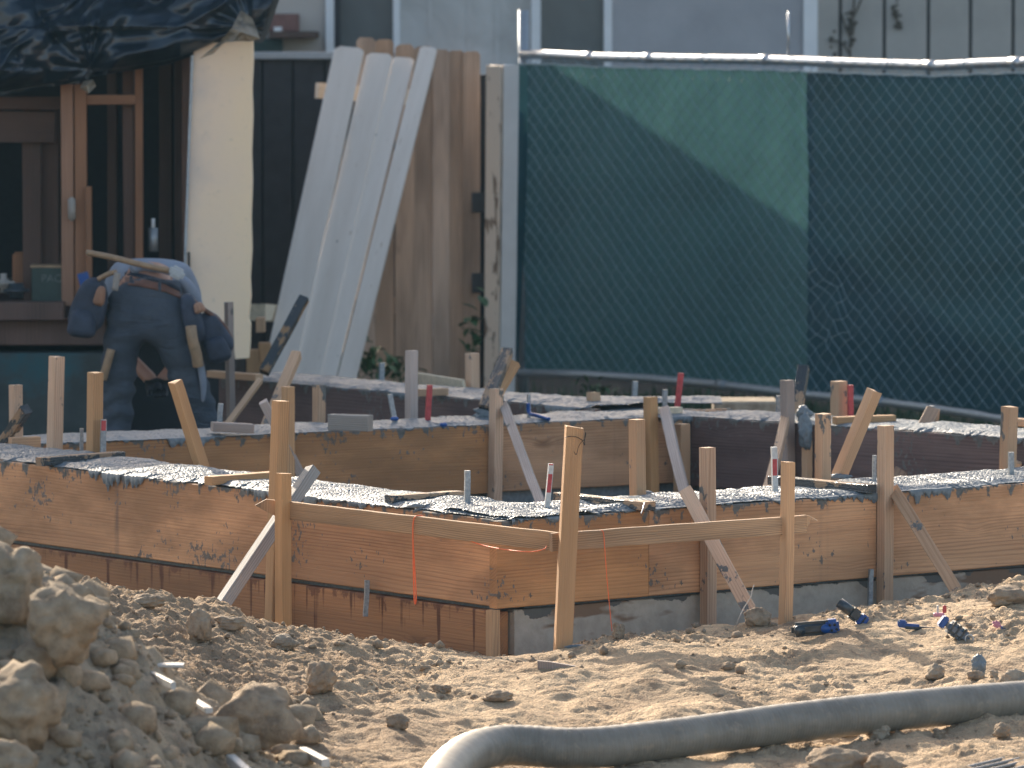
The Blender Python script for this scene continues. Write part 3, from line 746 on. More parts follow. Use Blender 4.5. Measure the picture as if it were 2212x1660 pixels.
stick('BRo', 1812, 824, 1812, 890, 37, M_stc, 'broad stub of stake next to the red pin, before the green screen', group=G1, ext=.3)
stick('FRo', 1913, 920, 1911, 1322, 37, M_stc, 'tall brown stake on the front right planks at their joint', group=G1, ext=.12)
stick('FRi', 2181, 879, 2175, 1035, 38, M_stc, 'stake near the right edge with a grey cement patch', group=G1, ext=.3)
stick(25.5, 494, 653, 497, 800, 21, M_stg, 'thin dark stake behind the worker, in front of the plaster sheet', group=G1, ext=.3)
G2 = 'batter stakes in front of the formwork'
yC, yRt, yLt = 18.45, 18.9, 19.4
nz = Vector((.12, -1, 0)).normalized()
stick(yC, 1240, 923, 1216, 1400, 37, M_sty, 'tallest stake in the middle, tied with black wire near its top', group=G2, diag=1., up=nz, ext=.12, cut=.006)
stick(yRt, 1702, 998, 1696, 1345, 32, M_sty, 'bright yellow stake that ends the right batter board', group=G2, ext=.1)
stick(yLt, 612, 1023, 613, 1377, 37, M_sty, 'fresh stake with rough edge at the left end of the left batter board', group=G2, ext=.1)
G3 = 'diagonal braces'
def brace(l0, u0, v0, l1, u1, v1, wpx, mat, label, asp=1., diag=1.25, up=None, name='wooden_brace', ext=0., ch=.002, rag=.002):
    y0 = lineY(*LN[l0], u0) if isinstance(l0, str) else l0; y1 = lineY(*LN[l1], u1) if isinstance(l1, str) else l1
    p0 = Pd(u0, v0, y0); p1 = Pd(u1, v1, y1); p0 = p0 + (p0 - p1).normalized() * ext
    s = wpx / (F / y0) / diag
    return tag(beam(name, p0, p1, s * asp, s, mat, None, up=up or Vector((-.2, -1, .3)).normalized(), ch=ch, rag=rag, seg=9), label, 'brace', G3)
brace(19.35, 455, 1345, 'FLo', 676, 1016, 34, M_brace, 'weathered grey brace rising right behind the left batter stake', up=Vector((-.6, -.35, .75)).normalized(), ext=.05)
brace(19.0, 1637, 1350, 'FRo', 1484, 1064, 38, M_stc, 'brown brace crossing the stake right of the middle, falling to the right', ext=.05)
brace(19.5, 2075, 1293, 'FRo', 1932, 1062, 34, M_stc, 'long brace falling right from the tall stake at the plank joint', ext=.05)
brace('BLi', 655, 1034, 'BLi', 568, 868, 23, M_stg, 'dim grey brace behind the tall cracked stake', ext=.1)
brace(22.2, 1170, 1092, 'BLi', 1090, 878, 24, M_stg, 'grey brace leaning from the rear left stake into the dug-out middle')
brace(22.8, 1480, 1068, 'BLi', 1437, 888, 28, M_stg, 'shaded brace leaning off the far inner corner')
brace(22.5, 1658, 1060, 'BRi', 1697, 905, 24, M_stc, 'slim pale brace at the foot of the rounded grey stake')
brace('BRi', 1940, 1038, 'BRo', 2015, 893, 38, timber('weathered_ribbed_wood', (.42, .26, .16), (.05, .03, .025), lines=.016, knots=.3), 'ribbed weathered brace striped dark and light, leaning right', ext=.05)
brace('BRi', 2196, 1010, 'BRo', 2240, 925, 22, M_st, 'orange brace cut by the right edge of the photo')
brace(25.3, 570, 805, 25.5, 657, 645, 26, M_stw, 'dark wet brace in front of the leaning white pickets')
brace(24.0, 583, 905, 24.3, 641, 766, 27, M_stc, 'bluish and brown brace rising right behind the tall cracked stake', ext=.1)
brace(24.6, 498, 908, 24.8, 562, 822, 16, M_st, 'thin brown brace low between the worker and the white pickets', ext=.1)
brace('BLm', 1046, 885, 'BLo', 1096, 760, 30, M_stw, 'brace coated in glistening wet concrete, left one of the crossed pair')
brace('BLo', 1072, 852, 'BLo', 1112, 784, 30, M_sty, 'clean brace end with a sunlit edge, right one of the crossed pair', ext=.05)
brace('FLi', -20, 1000, 'FLi', 57, 884, 28, M_stw, 'concrete-coated brace end at the left edge of the photo')
brace('BRm', 1708, 960, 'BRo', 1736, 795, 30, M_stw, 'wet shiny brace rising right behind the rounded grey stake')
# lumpy post under it
pl_, F_ = clod_template(4, 33, .5)
yy = lineY(*LN['BRi'], 1742) - .03
stick(yy + .03, 1743, 940, 1744, 1050, 24, M_st, 'short stake hung with dark lumps of concrete, beside the rounded grey stake', group=G1, ext=.1)
def lump(u, v, ru, rv, y, label, seed=3, mat=None, name='concrete_lump'):
    V, Fc = BIG[seed % 4]; k = F / y; W = V / (np.abs(V).max(0) * .9) * np.array([ru / k, min(ru, rv) / k, rv / k])
    return tag(link(name, mesh_np(name, W, Fc), mat or M_conc, None, True, Matrix.Translation(Pd(u, v, y))), label, 'concrete')
lump(1741, 935, 16, 42, yy, 'dark lump of concrete hanging over a stake behind the right form')
lump(1736, 895, 22, 18, yy + .15, 'round blob of concrete at the foot of the wet shiny brace', 1)
lump(1810, 1032, 30, 8, lineY(*LN['FRi'], 1810) + .02, 'concrete heaped round the foot of the leaning fresh stake', 2)
lump(1400, 1068, 22, 7, lineY(*LN['FRi'], 1400), 'concrete heaped round the foot of the two-tone stake', 1)
lump(436, 1021, 20, 9, lineY(*LN['FLi'], 436), 'concrete heaped round the foot of the stake leaning left', 2)
lump(1062, 893, 40, 14, lineY(*LN['BLm'], 1062), 'blue-grey mound of concrete below the crossed braces', 0)
lump(896, 1094, 22, 5, yLt - .2, 'blob of concrete on top of the left batter board', 2)
lump(1370, 868, 45, 7, 24.6, 'swirled heap of wet concrete by the grey pin', 1)
lump(1460, 893, 28, 9, 24.0, 'grey lump beside the far corner post', 2)
# spreaders lying across the forms
G4 = 'spreader boards across the forms'
def spreader(u0, v0, u1, v1, label, mat=M_st, h=.030, w_=.045, z=ZT + .022):
    p0 = Pz(u0, v0, z); p1 = Pz(u1, v1, z)
    return tag(beam('spreader_board', p0, p1, w_, h, mat, None, ch=.002), label, 'board', G4)
spreader(86, 998, 262, 984, 'spreader half buried in shaded concrete near the left edge', M_stw)
spreader(450, 1039, 592, 1028, 'spreader with a sunlit orange end, left of the tall cracked stake', M_sty)
spreader(840, 1080, 994, 1070, 'spreader coated in concrete above the left batter board', M_stw)
spreader(1405, 1094, 1206, 1073, 'spreader just right of the wire-tied stake', M_stw)
spreader(1884, 1057, 1668, 1037, 'spreader ending in a bare orange tip at the tall stake by the plank joint', M_stw)
spreader(1930, 905, 1803, 909, 'spreader on the rear right footing before the green screen', M_st)
spreader(2190, 912, 2260, 916, 'spreader end touching the right edge of the photo', M_st)
spreader(22, 957, 84, 955, 'small plank end low at the left edge', M_stc, h=.04)
spreader(1404, 890, 1468, 887, 'pale flat board at the far inner corner', M_bluewood)
spreader(900, 849, 962, 846, 'orange board end on the farthest footing by the red pin', M_st)
spreader(560, 816, 455, 808, 'brown board end lying behind the worker\'s right leg', M_st)
tag(beam('cement_smeared_block', Pz(714, 912, ZT + .05), Pz(800, 915, ZT + .05), .05, .062, M_brace, None), 'pale block smeared with cement on the rear left footing', 'board')
tag(beam('wood_block', Pz(458, 922, ZT + .04), Pz(546, 926, ZT + .03), .06, .035, M_stg, None), 'dull grey board with a light sawn end beside the worker\'s right foot', 'board')
tag(beam('corner_post', Vector((*Pd(1473, 1070, 23.5)[:2], .12)), Vector((*Pd(1473, 900, 23.5)[:2], ZT - .02)), .05, .05, M_st, None, up=nFL), 'squared post in the far inner corner of the forms', 'post')
tag(beam('lying_board', Pz(906, 822, .50), Pz(1004, 838, .50), .012, .07, M_bluewood, None, up=Vector((0, -.4, .9))), 'pale sunlit slat lying behind the far footing', 'board')
tag(box('paving_block', Pd(1542, 893, 26.5) + Vector((0, 0, -.1)), Pd(1682, 868, 26.5) + Vector((0, .3, 0)), M_stone, None, .01), 'pale concrete block on the grass below the green screen', 'block')
# steel pins
G5 = 'form pins sticking out of the concrete'
def pin(line, ut, vt, ub, vb, wpx, label, mat=M_rod, red=None, ext=.05, name='form_pin', diag=1.):
    o = stick(line, ut, vt, ub, vb, wpx, mat, label, name, 'pin', G5, ext=ext, diag=diag, ch=.001, up=Vector((.25, -1, 0)).normalized(), rag=0, seg=5)
    y = lineY(*LN[line], (ut + ub) / 2) if isinstance(line, str) else line
    if red:
        for a, b in red:
            q0 = Pd(ut + (ub - ut) * a, vt + (vb - vt) * a, y); q1 = Pd(ut + (ub - ut) * b, vt + (vb - vt) * b, y)
            s = wpx / (F / y) * .5
            beam('paint_mark', q1 + Vector((.001, -s * 1.06, 0)), q0 + Vector((.001, -s * 1.06, 0)), s * 1.7, .0012, M_redp, o, up=Vector((.25, -1, 0)).normalized(), seg=2, jit=.0003, ch=.0002)
    return o
pin('FLi', 176, 926, 176, 985, 9, 'thin grey pin between the two left stakes', diag=1.2)
pin('FLi', 224, 907, 222, 985, 12, 'flat pin with faded red tip beside the pinkish stake', M_rod, [(.02, .3)])
pin('FLi', 586, 983, 586, 1035, 6, 'thin edge-on pin touching the tall cracked stake')
pin('FLm', 1010, 1017, 1009, 1090, 12, 'plain grey square pin, left of the red-marked pin')
pin('FRm', 1190, 1002, 1181, 1102, 11, 'white pin with a red painted oval, left of the wire-tied stake', M_lath, [(0, .03), (.22, .62)])
pin('FRm', 1672, 966, 1674, 1068, 12, 'whitish pin with a red mark, left of the bright yellow batter stake', M_lath, [(.25, .6)])
pin('FRm', 1889, 984, 1888, 1060, 8, 'grey pin against the left side of the tall stake at the plank joint')
pin('FRm', 2184, 977, 2184, 1045, 11, 'dark grey pin in front of the cement-patched stake')
pin('BLm', 477, 872, 473, 930, 10, 'pale pin beside the worker\'s right shin')
pin('To', 825, 784, 824, 835, 11, 'grey pin in front of the leafy weeds')
pin('BLm', 842, 852, 852, 905, 10, 'leaning pin with a blue cap at its foot')
pin('BLm', 928, 832, 924, 905, 11, 'all-red pin on the rear left footing', M_redp)
pin('BLm', 1142, 852, 1143, 895, 7, 'thin pin rising from the blue pipe end')
pin(24.7, 1372, 824, 1370, 862, 11, 'grey pin over the swirled heap of concrete')
pin(24.3, 1437, 842, 1436, 880, 10, 'bent-topped pin behind the far corner stake')
pin(24.0, 1471, 806, 1463, 885, 11, 'tall red-painted pin left of the rear right footing', M_redp)
pin('BRo', 1681, 855, 1681, 890, 9, 'slim pin left of the rounded grey stake')
pin('BRo', 1837, 832, 1837, 890, 11, 'red pin just right of the broad stub', M_redp)
pin('BRo', 2013, 877, 2013, 895, 10, 'pin tip above the ribbed weathered brace')
pin(lineY(*LN['FRo'], 1882), 1882, 1230, 1879, 1310, 10, 'grey steel strap pin low beside the stake at the plank joint', M_rod)
pin(lineY(*LN['FLo'], 793), 793, 1254, 791, 1300, 10, 'dark flat pin joining the upper and lower planks of the front left wall', M_rod)
# blue plastic ends
def blob(name, u, v, ru, rv, y, mat, label, cat, tilt=0.):
    V, Fc = clod_template(3, 77, .12); k = F / y
    W = V * np.array([ru / k, min(ru, rv) / k, rv / k]); M = Matrix.Translation(Pd(u, v, y)) @ Matrix.Rotation(tilt, 4, 'Y')
    return tag(link(name, mesh_np(name, W, Fc), mat, None, True, M), label, cat)
blob('plastic_plug', 852, 905, 9, 5, 22.9, M_bluep, 'blue plastic cap at the foot of the leaning pin', 'cap')
blob('plastic_plug', 958, 918, 8, 5, 22.6, M_bluep, 'blue plastic cap left of the hanging concrete drip', 'cap')
b0 = Pz(1141, 898, ZT + .02); b1 = Pz(1186, 906, ZT + .015)
tag(tube('blue_pipe', smoothpath([b0 + Vector((0, 0, .05)), b0 + Vector((.005, 0, .01)), (b0 + b1) / 2 + Vector((0, 0, .006)), b1]), .008, M_bluep, n=8), 'bent blue plastic pipe lying on the rear left footing', 'pipe')
# ------------------------------------------------------------------ batter boards, strings, wire
beamz = .518
def bat(u0, v0, y0, u1, v1, y1, hpx, label, taper=False, **kw):
    p0 = Pd(u0, v0, y0); p1 = Pd(u1, v1, y1)
    return tag(beam('batter_board', p0, p1, .019, hpx / (F / ((y0 + y1) / 2)), M_bat, None, ch=.0015, seg=16, jit=.0009, **kw), label, 'board', 'batter boards')
bL = bat(1205, 1171, yC + .045, 606, 1101, yLt + .038, 40, 'left batter board with an orange string looped over it')
bR = bat(1190, 1172, yC + .034, 1740, 1132, yRt + .048, 39, 'right batter board running to the bright yellow stake')
# broken tips
def tip(parent, pts, y, th, mat):
    V = [Pd(u, v, y) for u, v in pts]; n = len(V); V2 = [p + Vector((0, th, 0)) for p in V]
    Fc = [tuple(range(n)), tuple(reversed(range(n, 2 * n)))] + [(i, n + i, n + (i + 1) % n, (i + 1) % n) for i in range(n)]
    return poly('splintered_end', V + V2, Fc, mat, parent)
tip(bL, [(600, 1082), (575, 1079), (551, 1092), (566, 1101), (600, 1118)], yLt + .035, .016, M_bat)
tip(bR, [(1738, 1113), (1748, 1115), (1766, 1125), (1748, 1124), (1750, 1130), (1738, 1148)], yRt + .04, .012, M_bat)
def tubeuv(name, pts, rad, mat, label, cat, parent=None, n=6, group=None):
    o = tube(name, smoothpath([Pd(*p) for p in pts], 8), rad, mat, parent, n)
    return tag(o, label, cat, group) if label else o
yb = yC + .045 + (yLt - yC) * .515
tubeuv('orange_string', [(918, 1118, yb + .03), (908, 1114, yb - .02), (896, 1118, yb - .03), (892, 1135, yb - .03), (892, 1180, yb - .035), (893, 1240, yb - .035), (895, 1298, yb - .035), (898, 1303, yb - .03), (899, 1285, yb - .035), (896, 1230, yb - .035), (892, 1160, yb - .032), (893, 1125, yb - .03)], .0022, M_orange, 'doubled orange string hanging from the left batter board', 'string')
tubeuv('orange_string', [(990, 1152, yb), (1000, 1163, yb - .1), (1050, 1180, yb - .15), (1110, 1190, yC + .05), (1150, 1192, yC + .0), (1176, 1186, yC - .0), (1180, 1180, yC + .02)], .0016, M_orange, 'slack orange string curving to the middle stake', 'string')
yb2 = yC + .034 + (yRt - yC) * .2
tubeuv('orange_string', [(1285, 1147, yb2 + .03), (1295, 1146, yb2), (1303, 1150, yb2 - .012), (1306, 1180, yb2 - .02), (1312, 1260, yb2 - .02), (1322, 1364, yb2 - .0)], .0014, M_orange, 'single orange string falling from the right batter board to the dirt', 'string')
tubeuv('orange_string', [(1500, 1372, 18.75), (1530, 1367, 18.8), (1560, 1363, 18.85), (1590, 1361, 18.9)], .0025, M_orange, 'loose orange string lying on the dirt left of the mound', 'string')
tubeuv('tie_wire', [(1221, 946, yC - .026), (1232, 943, yC - .033), (1247, 945, yC - .033), (1260, 952, yC - .028), (1265, 942, yC - .03), (1265, 934, yC - .03), (1263, 948, yC - .03), (1263, 962, yC - .035), (1258, 954, yC - .038), (1250, 965, yC - .04), (1245, 982, yC - .045), (1240, 976, yC - .045)], .0011, M_black, 'thin black wire tied round the top of the middle stake', 'wire')
tubeuv('dry_twig', [(1588, 1356, 18.8), (1597, 1335, 18.78), (1608, 1312, 18.8), (1622, 1290, 18.8), (1625, 1276, 18.8), (1629, 1264, 18.8)], .0018, plain('twig_grey', (.5, .45, .40), .8), 'thin dry twig standing up left of the bright yellow stake', 'twig')
tubeuv('nail', [(1392, 1087, 19.15), (1389, 1098, 19.12), (1385, 1110, 19.1)], .0018, M_galv, 'bright nail dangling at the spreader end', 'nail')
# dark marks of cement spatter on the planks are in their material; knots too
# ------------------------------------------------------------------ hose, rebar, offcuts, plastic litter
hp = [(905, 1800, .135), (925, 1735, .15), (962, 1672, .165), (1015, 1628, .175), (1081, 1611, .175), (1150, 1612, .17), (1230, 1617, .165), (1310, 1613, .165), (1403, 1602, .17), (1530, 1586, .175), (1653, 1569, .18), (1760, 1556, .185), (1870, 1543, .19), (2040, 1526, .19), (2212, 1512, .185), (2400, 1496, .17), (2700, 1480, .16)]
HP = smoothpath([Pz(*p) for p in hp], 10)
ho = tube('concrete_hose', HP, .056, M_hose, None, 28, rfun=lambda i, a: 1 + .012 * math.sin(i * 2.1) + .012 * math.sin(a * 2 + i * .13))
uvl = ho.data.uv_layers.new(name='uv'); nn = 28
for pol in ho.data.polygons:
    for li in pol.loop_indices:
        vi = ho.data.loops[li].vertex_index; uvl.data[li].uv = ((vi // nn) * .1 / 8, (vi % nn) / nn * 4)
tag(ho, 'thick grey rubber concrete hose snaking across the dirt', 'hose')
for i, (a, b, z) in enumerate([((2050, 1668), (2260, 1618), .135), ((2068, 1672), (2262, 1626), .135), ((2092, 1676), (2264, 1634), .135), ((2130, 1680), (2266, 1643), .145), ((2160, 1686), (2268, 1652), .135)]):
    p0, p1 = Pz(*a, z), Pz(*b, z); n_ = 90
    lab = ['topmost of the ribbed steel bars in the bottom right corner', 'second ribbed bar from the top in the bottom right corner', 'third ribbed bar from the top in the bottom right corner', 'fourth ribbed bar from the top in the bottom right corner', 'lowest ribbed bar in the bottom right corner'][i]
    tag(tube('rebar', [p0 + (p1 - p0) * (t / n_) for t in range(n_ + 1)], .0058, M_rebar, None, 8, rfun=lambda i_, a_: 1.14 if i_ % 2 else .95), lab, 'rebar', 'steel bars in the corner')
def slab(u0, v0, u1, v1, y0, y1, w_, t, mat, label, name='white_offcut', cat='offcut', group=None):
    h = hit((u0 + u1) / 2, max(v0, v1) + 3); dy_ = h.y - .03 - (y0 + y1) / 2
    return tag(beam(name, Pd(u0, v0, y0 + dy_), Pd(u1, v1, y1 + dy_), w_, t, mat, None, seg=3), label, cat, group)
def onh(u, v, o=0.): h = hit(u, v); return h.y - o
slab(318, 1436, 397, 1438, 16.2, 16.2, .05, .008, M_pvc, 'flat white offcut sticking out behind the spoil heap', group='white offcuts')
slab(325, 1458, 375, 1482, 16.0, 15.7, .012, .02, M_pvc, 'white strip just below the flat white offcut', group='white offcuts')
slab(404, 1505, 452, 1535, 15.9, 15.6, .02, .014, M_pvc, 'white stick left of the large pale clod', group='white offcuts')
slab(655, 1622, 704, 1648, 15.75, 15.6, .022, .02, M_pvc, 'white stick right below the large pale clod', group='white offcuts')
slab(498, 1640, 545, 1680, 15.2, 15.0, .024, .024, M_pvc, 'thick white stick at the bottom edge', group='white offcuts')
yo = onh(1200, 1445)
tag(poly('wood_wedge', [p for z_ in (0, .02) for p in (Pd(1161, 1443, yo) + Vector((0, z_, -.002)), Pd(1161, 1428, yo) + Vector((0, z_, 0)), Pd(1185, 1430, yo) + Vector((0, z_, 0)), Pd(1250, 1441, yo) + Vector((0, z_, 0)), Pd(1250, 1447, yo) + Vector((0, z_, -.002)))],
     [(0, 1, 2, 3, 4), (9, 8, 7, 6, 5)] + [(i, 5 + i, 5 + (i + 1) % 5, (i + 1) % 5) for i in range(5)], M_stg), 'grey wood wedge lying on the dirt below the middle stake', 'offcut')
def bm_obj(name, fn, mat, parent=None, M=None, smooth=False):
    bm = bmesh.new(); fn(bm); me = bpy.data.meshes.new(name); bm.to_mesh(me); bm.free(); return link(name, me, mat, parent, smooth, M)
def rbox(sx, sy, sz, bev=.3, seg=3):
    def f(bm):
        bmesh.ops.create_cube(bm, size=1)
        for v in bm.verts: v.co = Vector((v.co.x * sx, v.co.y * sy, v.co.z * sz))
        bmesh.ops.bevel(bm, geom=bm.edges[:], offset=min(sx, sy, sz) * bev, segments=seg, affect='EDGES')
    return f
def cyl(r, h, n=16, r2=None):
    def f(bm): bmesh.ops.create_cone(bm, cap_ends=True, segments=n, radius1=r, radius2=r2 if r2 is not None else r, depth=h)
    return f
RY = lambda a: Matrix.Rotation(a, 4, 'Y'); RX = lambda a: Matrix.Rotation(a, 4, 'X'); RZ = lambda a: Matrix.Rotation(a, 4, 'Z'); T = lambda x, y, z: Matrix.Translation((x, y, z))
def litter(name, u, v, ang, label, cat, yaw=0., lift=.018):
    h = hit(u, v); c = Vector((h.x, h.y, h.z + lift)); e = empty(name, c, label, cat); e.matrix_world = T(*c) @ RZ(yaw) @ RY(ang); bpy.context.view_layer.update(); return e
def sub(e, name, fn, mat, M, smooth=False): 
    return bm_obj(name, fn, mat, e, e.matrix_world @ M, smooth)
e = litter('plastic_holder', 1760, 1378, math.radians(-4), 'dark blue plastic holder lying flat in front of the bright yellow stake', 'plastic fitting', .1, .03)
bpy.context.view_layer.update()
sub(e, 'body', rbox(.152, .04, .046, .35, 3), M_dkp, T(0, 0, 0))
sub(e, 'round_socket', cyl(.018, .012), M_dkp, T(-.052, -.022, -.002) @ RX(math.pi / 2), True)
sub(e, 'blue_end', rbox(.042, .043, .047, .2, 2), M_bluep, T(.055, -.003, .002))
for q, (dx, dz) in enumerate(((.045, .009), (.06, .009), (.05, -.008), (.066, -.006))): sub(e, 'hole', cyl(.0042, .006, 10), M_black, T(dx, -.026, dz) @ RX(math.pi / 2), True)
sub(e, 'cap_ring', cyl(.014, .012), M_bluep, T(.03, -.024, -.002) @ RX(math.pi / 2), True)
e = litter('plastic_nozzle', 1843, 1350, math.radians(38), 'short dark tube with a square blue end tilted on the dirt', 'plastic fitting', .2, .035)
sub(e, 'tube', cyl(.017, .05, 18), M_dkp, T(-.035, -.005, 0) @ RY(math.pi / 2) @ RX(.3), True)
sub(e, 'mouth', cyl(.013, .052, 18), M_black, T(-.036, -.0056, 0) @ RY(math.pi / 2) @ RX(.3), True)
sub(e, 'neck', rbox(.04, .036, .04, .2, 2), M_dkp, T(.004, 0, 0))
sub(e, 'blue_end', rbox(.03, .032, .04, .15, 2), M_bluep, T(.037, 0, 0))
for q in range(3): sub(e, 'hole', rbox(.005, .004, .009, .1, 1), M_black, T(.037, -.0165, -.012 + q * .011))
e = litter('plastic_clamp', 2062, 1382, math.radians(36), 'shiny grey ribbed clamp with a blue tail among the litter at the right', 'plastic fitting', .1, .03)
sub(e, 'body', rbox(.085, .05, .04, .3, 3), plain('grey_plastic', (.12, .15, .19), .22, .3, 40, .3), T(.01, 0, 0))
for q in range(3): sub(e, 'rib', rbox(.007, .054, .046, .2, 2), M_dkp, T(-.015 + q * .02, 0, .001))
sub(e, 'ring', lambda bm: [bmesh.ops.create_circle(bm, radius=.012, segments=20), bmesh.ops.solidify(bm, geom=bm.faces[:], thickness=.002)], M_galv, T(.045, -.03, .006) @ RX(math.pi / 2))
tube('ring_loop', [e.matrix_world @ (Vector((.048, -.03, .004)) + Vector((math.cos(a) * .013, 0, math.sin(a) * .013))) for a in np.linspace(0, 6.283, 20)], .0018, M_lath, e, 6)
sub(e, 'blue_hinge', rbox(.02, .04, .04, .2, 2), M_bluep, T(-.045, 0, 0))
sub(e, 'foot', rbox(.03, .04, .03, .3, 2), M_dkp, T(.065, 0, -.01))
e = litter('plastic_strap', 1975, 1362, math.radians(5), 'thin blue-ended plastic strap half buried left of the grey clamp', 'plastic fitting', .1, .012)
sub(e, 'blue_end', rbox(.028, .02, .024, .2, 2), M_bluep, T(-.04, 0, .006)); sub(e, 'band', rbox(.10, .018, .012, .2, 2), M_dkp, T(.02, 0, -.004)); sub(e, 'blue_bar', rbox(.05, .012, .009, .2, 2), M_bluep, T(-.01, -.005, .004))
e = litter('pink_cap', 2035, 1337, 0., 'pink and white wrapper above the grey clamp', 'litter', 0, .02)
M_pink = plain('pink_plastic', (.55, .22, .30), .5)
sub(e, 'scrap', rbox(.035, .02, .012, .2, 1), M_pink, T(-.01, 0, -.008)); sub(e, 'left_prong', rbox(.006, .01, .024, .2, 1), M_lath, T(-.014, 0, .01)); sub(e, 'right_prong', rbox(.012, .01, .024, .2, 1), M_redp, T(.008, 0, .01))
e = litter('crumpled_can', 2153, 1362, math.radians(30), 'small crumpled scrap, pink and blue, near the right edge', 'litter', 0, .014)
sub(e, 'scrap', rbox(.03, .02, .02, .3, 2), M_pink, T(0, 0, 0)); sub(e, 'blue_tip', rbox(.02, .018, .012, .3, 2), M_bluep, T(.025, 0, 0)); sub(e, 'grey_lid', rbox(.022, .02, .016, .3, 2), M_clodg, T(-.022, 0, .012))
lump(2116, 1438, 17, 24, hit(2116, 1462).y, 'dark shiny knob coated with concrete above the round stones', 3, M_conc, 'coated_knob')
lump(1925, 1322, 36, 8, 19.2, 'dark crust of spilled concrete on the dirt before the tall stake', 2, M_conc, 'concrete_spill')
lump(1250, 1398, 40, 5, 18.4, 'spilled grey concrete crust right of the middle stake', 1, M_conc, 'concrete_spill')
# ------------------------------------------------------------------ green screened chain-link fence
FA = Pd(1130, 112, 33.6); FB = Pd(2212, 137, 29.84)
FA.z = 0; FB.z = 0
fd = (FB - FA).normalized(); fn = Vector((fd.y, -fd.x, 0)); fn = fn if fn.y < 0 else -fn      # towards the camera
FE = FB + fd * 1.2
def onF(u, v, o=0.):
    y = lineY(FA + fn * o, FB + fn * o, u, v); return Pd(u, v, y)
fence = empty('chain_link_fence', FA, 'tall chain-link fence with green privacy screen behind the mesh', 'fence')
tr = [(1128, 119), (1180, 118), (1290, 124), (1480, 128), (1653, 130), (1870, 138), (2030, 143), (2120, 138), (2212, 135), (2330, 134)]
tube('top_rail', [onF(u, v) for u, v in tr], .026, M_galv, fence, 14)
brl = [(1118, 806), (1255, 809), (1400, 818), (1560, 832), (1723, 851), (1900, 867), (2060, 888), (2212, 912), (2350, 934)]
tube('bottom_rail', [onF(u, v) for u, v in brl], .024, M_galvd, fence, 14)
for u, a in ((1272, 0), (1400, 0), (1653, 0), (2010, 0), (2196, 0), (1560, 1), (1900, 1)):
    pts = tr if not a else brl; us = [p[0] for p in pts]; vs = [p[1] for p in pts]; v = np.interp(u, us, vs)
    c = onF(u, v); tube('rail_coupling', [c - fd * .045, c + fd * .045], .0285, M_galv if not a else M_galvd, fence, 14)
for u, v in ((1365, 123), (1525, 128), (1795, 134), (1925, 139), (2090, 139)):
    c = onF(u, v); tube('tie_ring', [c + Vector((0, 0, math.cos(t) * .03)) + fn * math.sin(t) * .03 for t in np.linspace(0, 6.28, 14)], .003, M_wire, fence, 5, caps=False)
p0 = onF(1131, 22); tube('fence_post', [Vector((p0.x, p0.y + .03, -.2)), p0 + Vector((0, .03, 0))], .03, M_galvd, fence, 14)
p0 = onF(2236, 60); tube('fence_post', [Vector((p0.x, p0.y, -.2)), Vector((p0.x, p0.y, 1.88))], .03, M_galvd, fence, 14)
p0 = onF(1703, 25); tube('rail_rod', [Vector((p0.x, p0.y, onF(1703, 130).z)), p0], .006, M_galv, fence, 8)
# woven mesh: zigzag diagonals with slack and a damaged patch
def mesh_pt(a, b):
    """a metres along, b metres up -> slightly slack position"""
    dx = .018 * (vn(a * 1.3, b * 1.3, 3) - .5) + .010 * (vn(a * 6, b * 6, 8) - .5)
    dz = .022 * (vn(a * 1.1, b * 1.2, 5) - .5) + .010 * (vn(a * 6, b * 6, 9) - .5)
    r = np.exp(-(((a - 2.95) / .22) ** 2 + ((b - .42) / .30) ** 2)); dx = dx + r * .05 * (vn(a * 9, b * 9, 14) - .5) * 2; dz = dz + r * .06 * (vn(a * 8, b * 7, 15) - .5) * 2
    return dx, dz
zt_f = 1.895
LF = (FE - FA).length; DA_ = .109; D_ = .091; segs = []
def botz(a): 
    q = FA + fd * a; k = F / q.y; u = CX + q.x * k
    return CAMZ - (np.interp(u, [p[0] for p in brl], [p[1] for p in brl]) - HZ) / k
def topz(a):
    q = FA + fd * a; k = F / q.y; u = CX + q.x * k
    return CAMZ - (np.interp(u, [p[0] for p in tr], [p[1] for p in tr]) - HZ) / k + .03
V = []; Fc = []
for sgn in (1, -1):
    i0 = -int(1.95 / D_) - 2
    for i in range(i0, int(LF / DA_) + 24):
        a0 = i * DA_
        bs = np.arange(-.04, 1.96, D_ / 2); aa = a0 + sgn * bs * DA_ / D_
        ok = (aa >= 0.0) & (aa <= LF)
        run = []
        for a, b, k_ in zip(aa, bs, ok):
            if k_ and botz(a) - .0 <= b <= topz(a):
                dx, dz = mesh_pt(a, b); w_ = .0022 * (1 if int(round(b / (D_ / 2))) % 2 else -1) * sgn
                q = FA + fd * float(a + dx) + fn * (.030 + w_); run.append(Vector((q.x, q.y, float(b + dz))))
        if len(run) < 2: continue
        base = len(V); r_ = .0019
        up_ = (Vector((0, 0, 1)) - fd * sgn * .8).normalized()
        for p in run: V += [p + up_ * r_, p + fn * r_, p - up_ * r_, p - fn * r_]
        for s_ in range(len(run) - 1):
            for q in range(4):
                r = (q + 1) % 4; Fc.append((base + s_ * 4 + q, base + s_ * 4 + r, base + s_ * 4 + 4 + r, base + s_ * 4 + 4 + q))
o = poly('wire_mesh', V, Fc, M_wire, fence); o['kind'] = 'stuff'
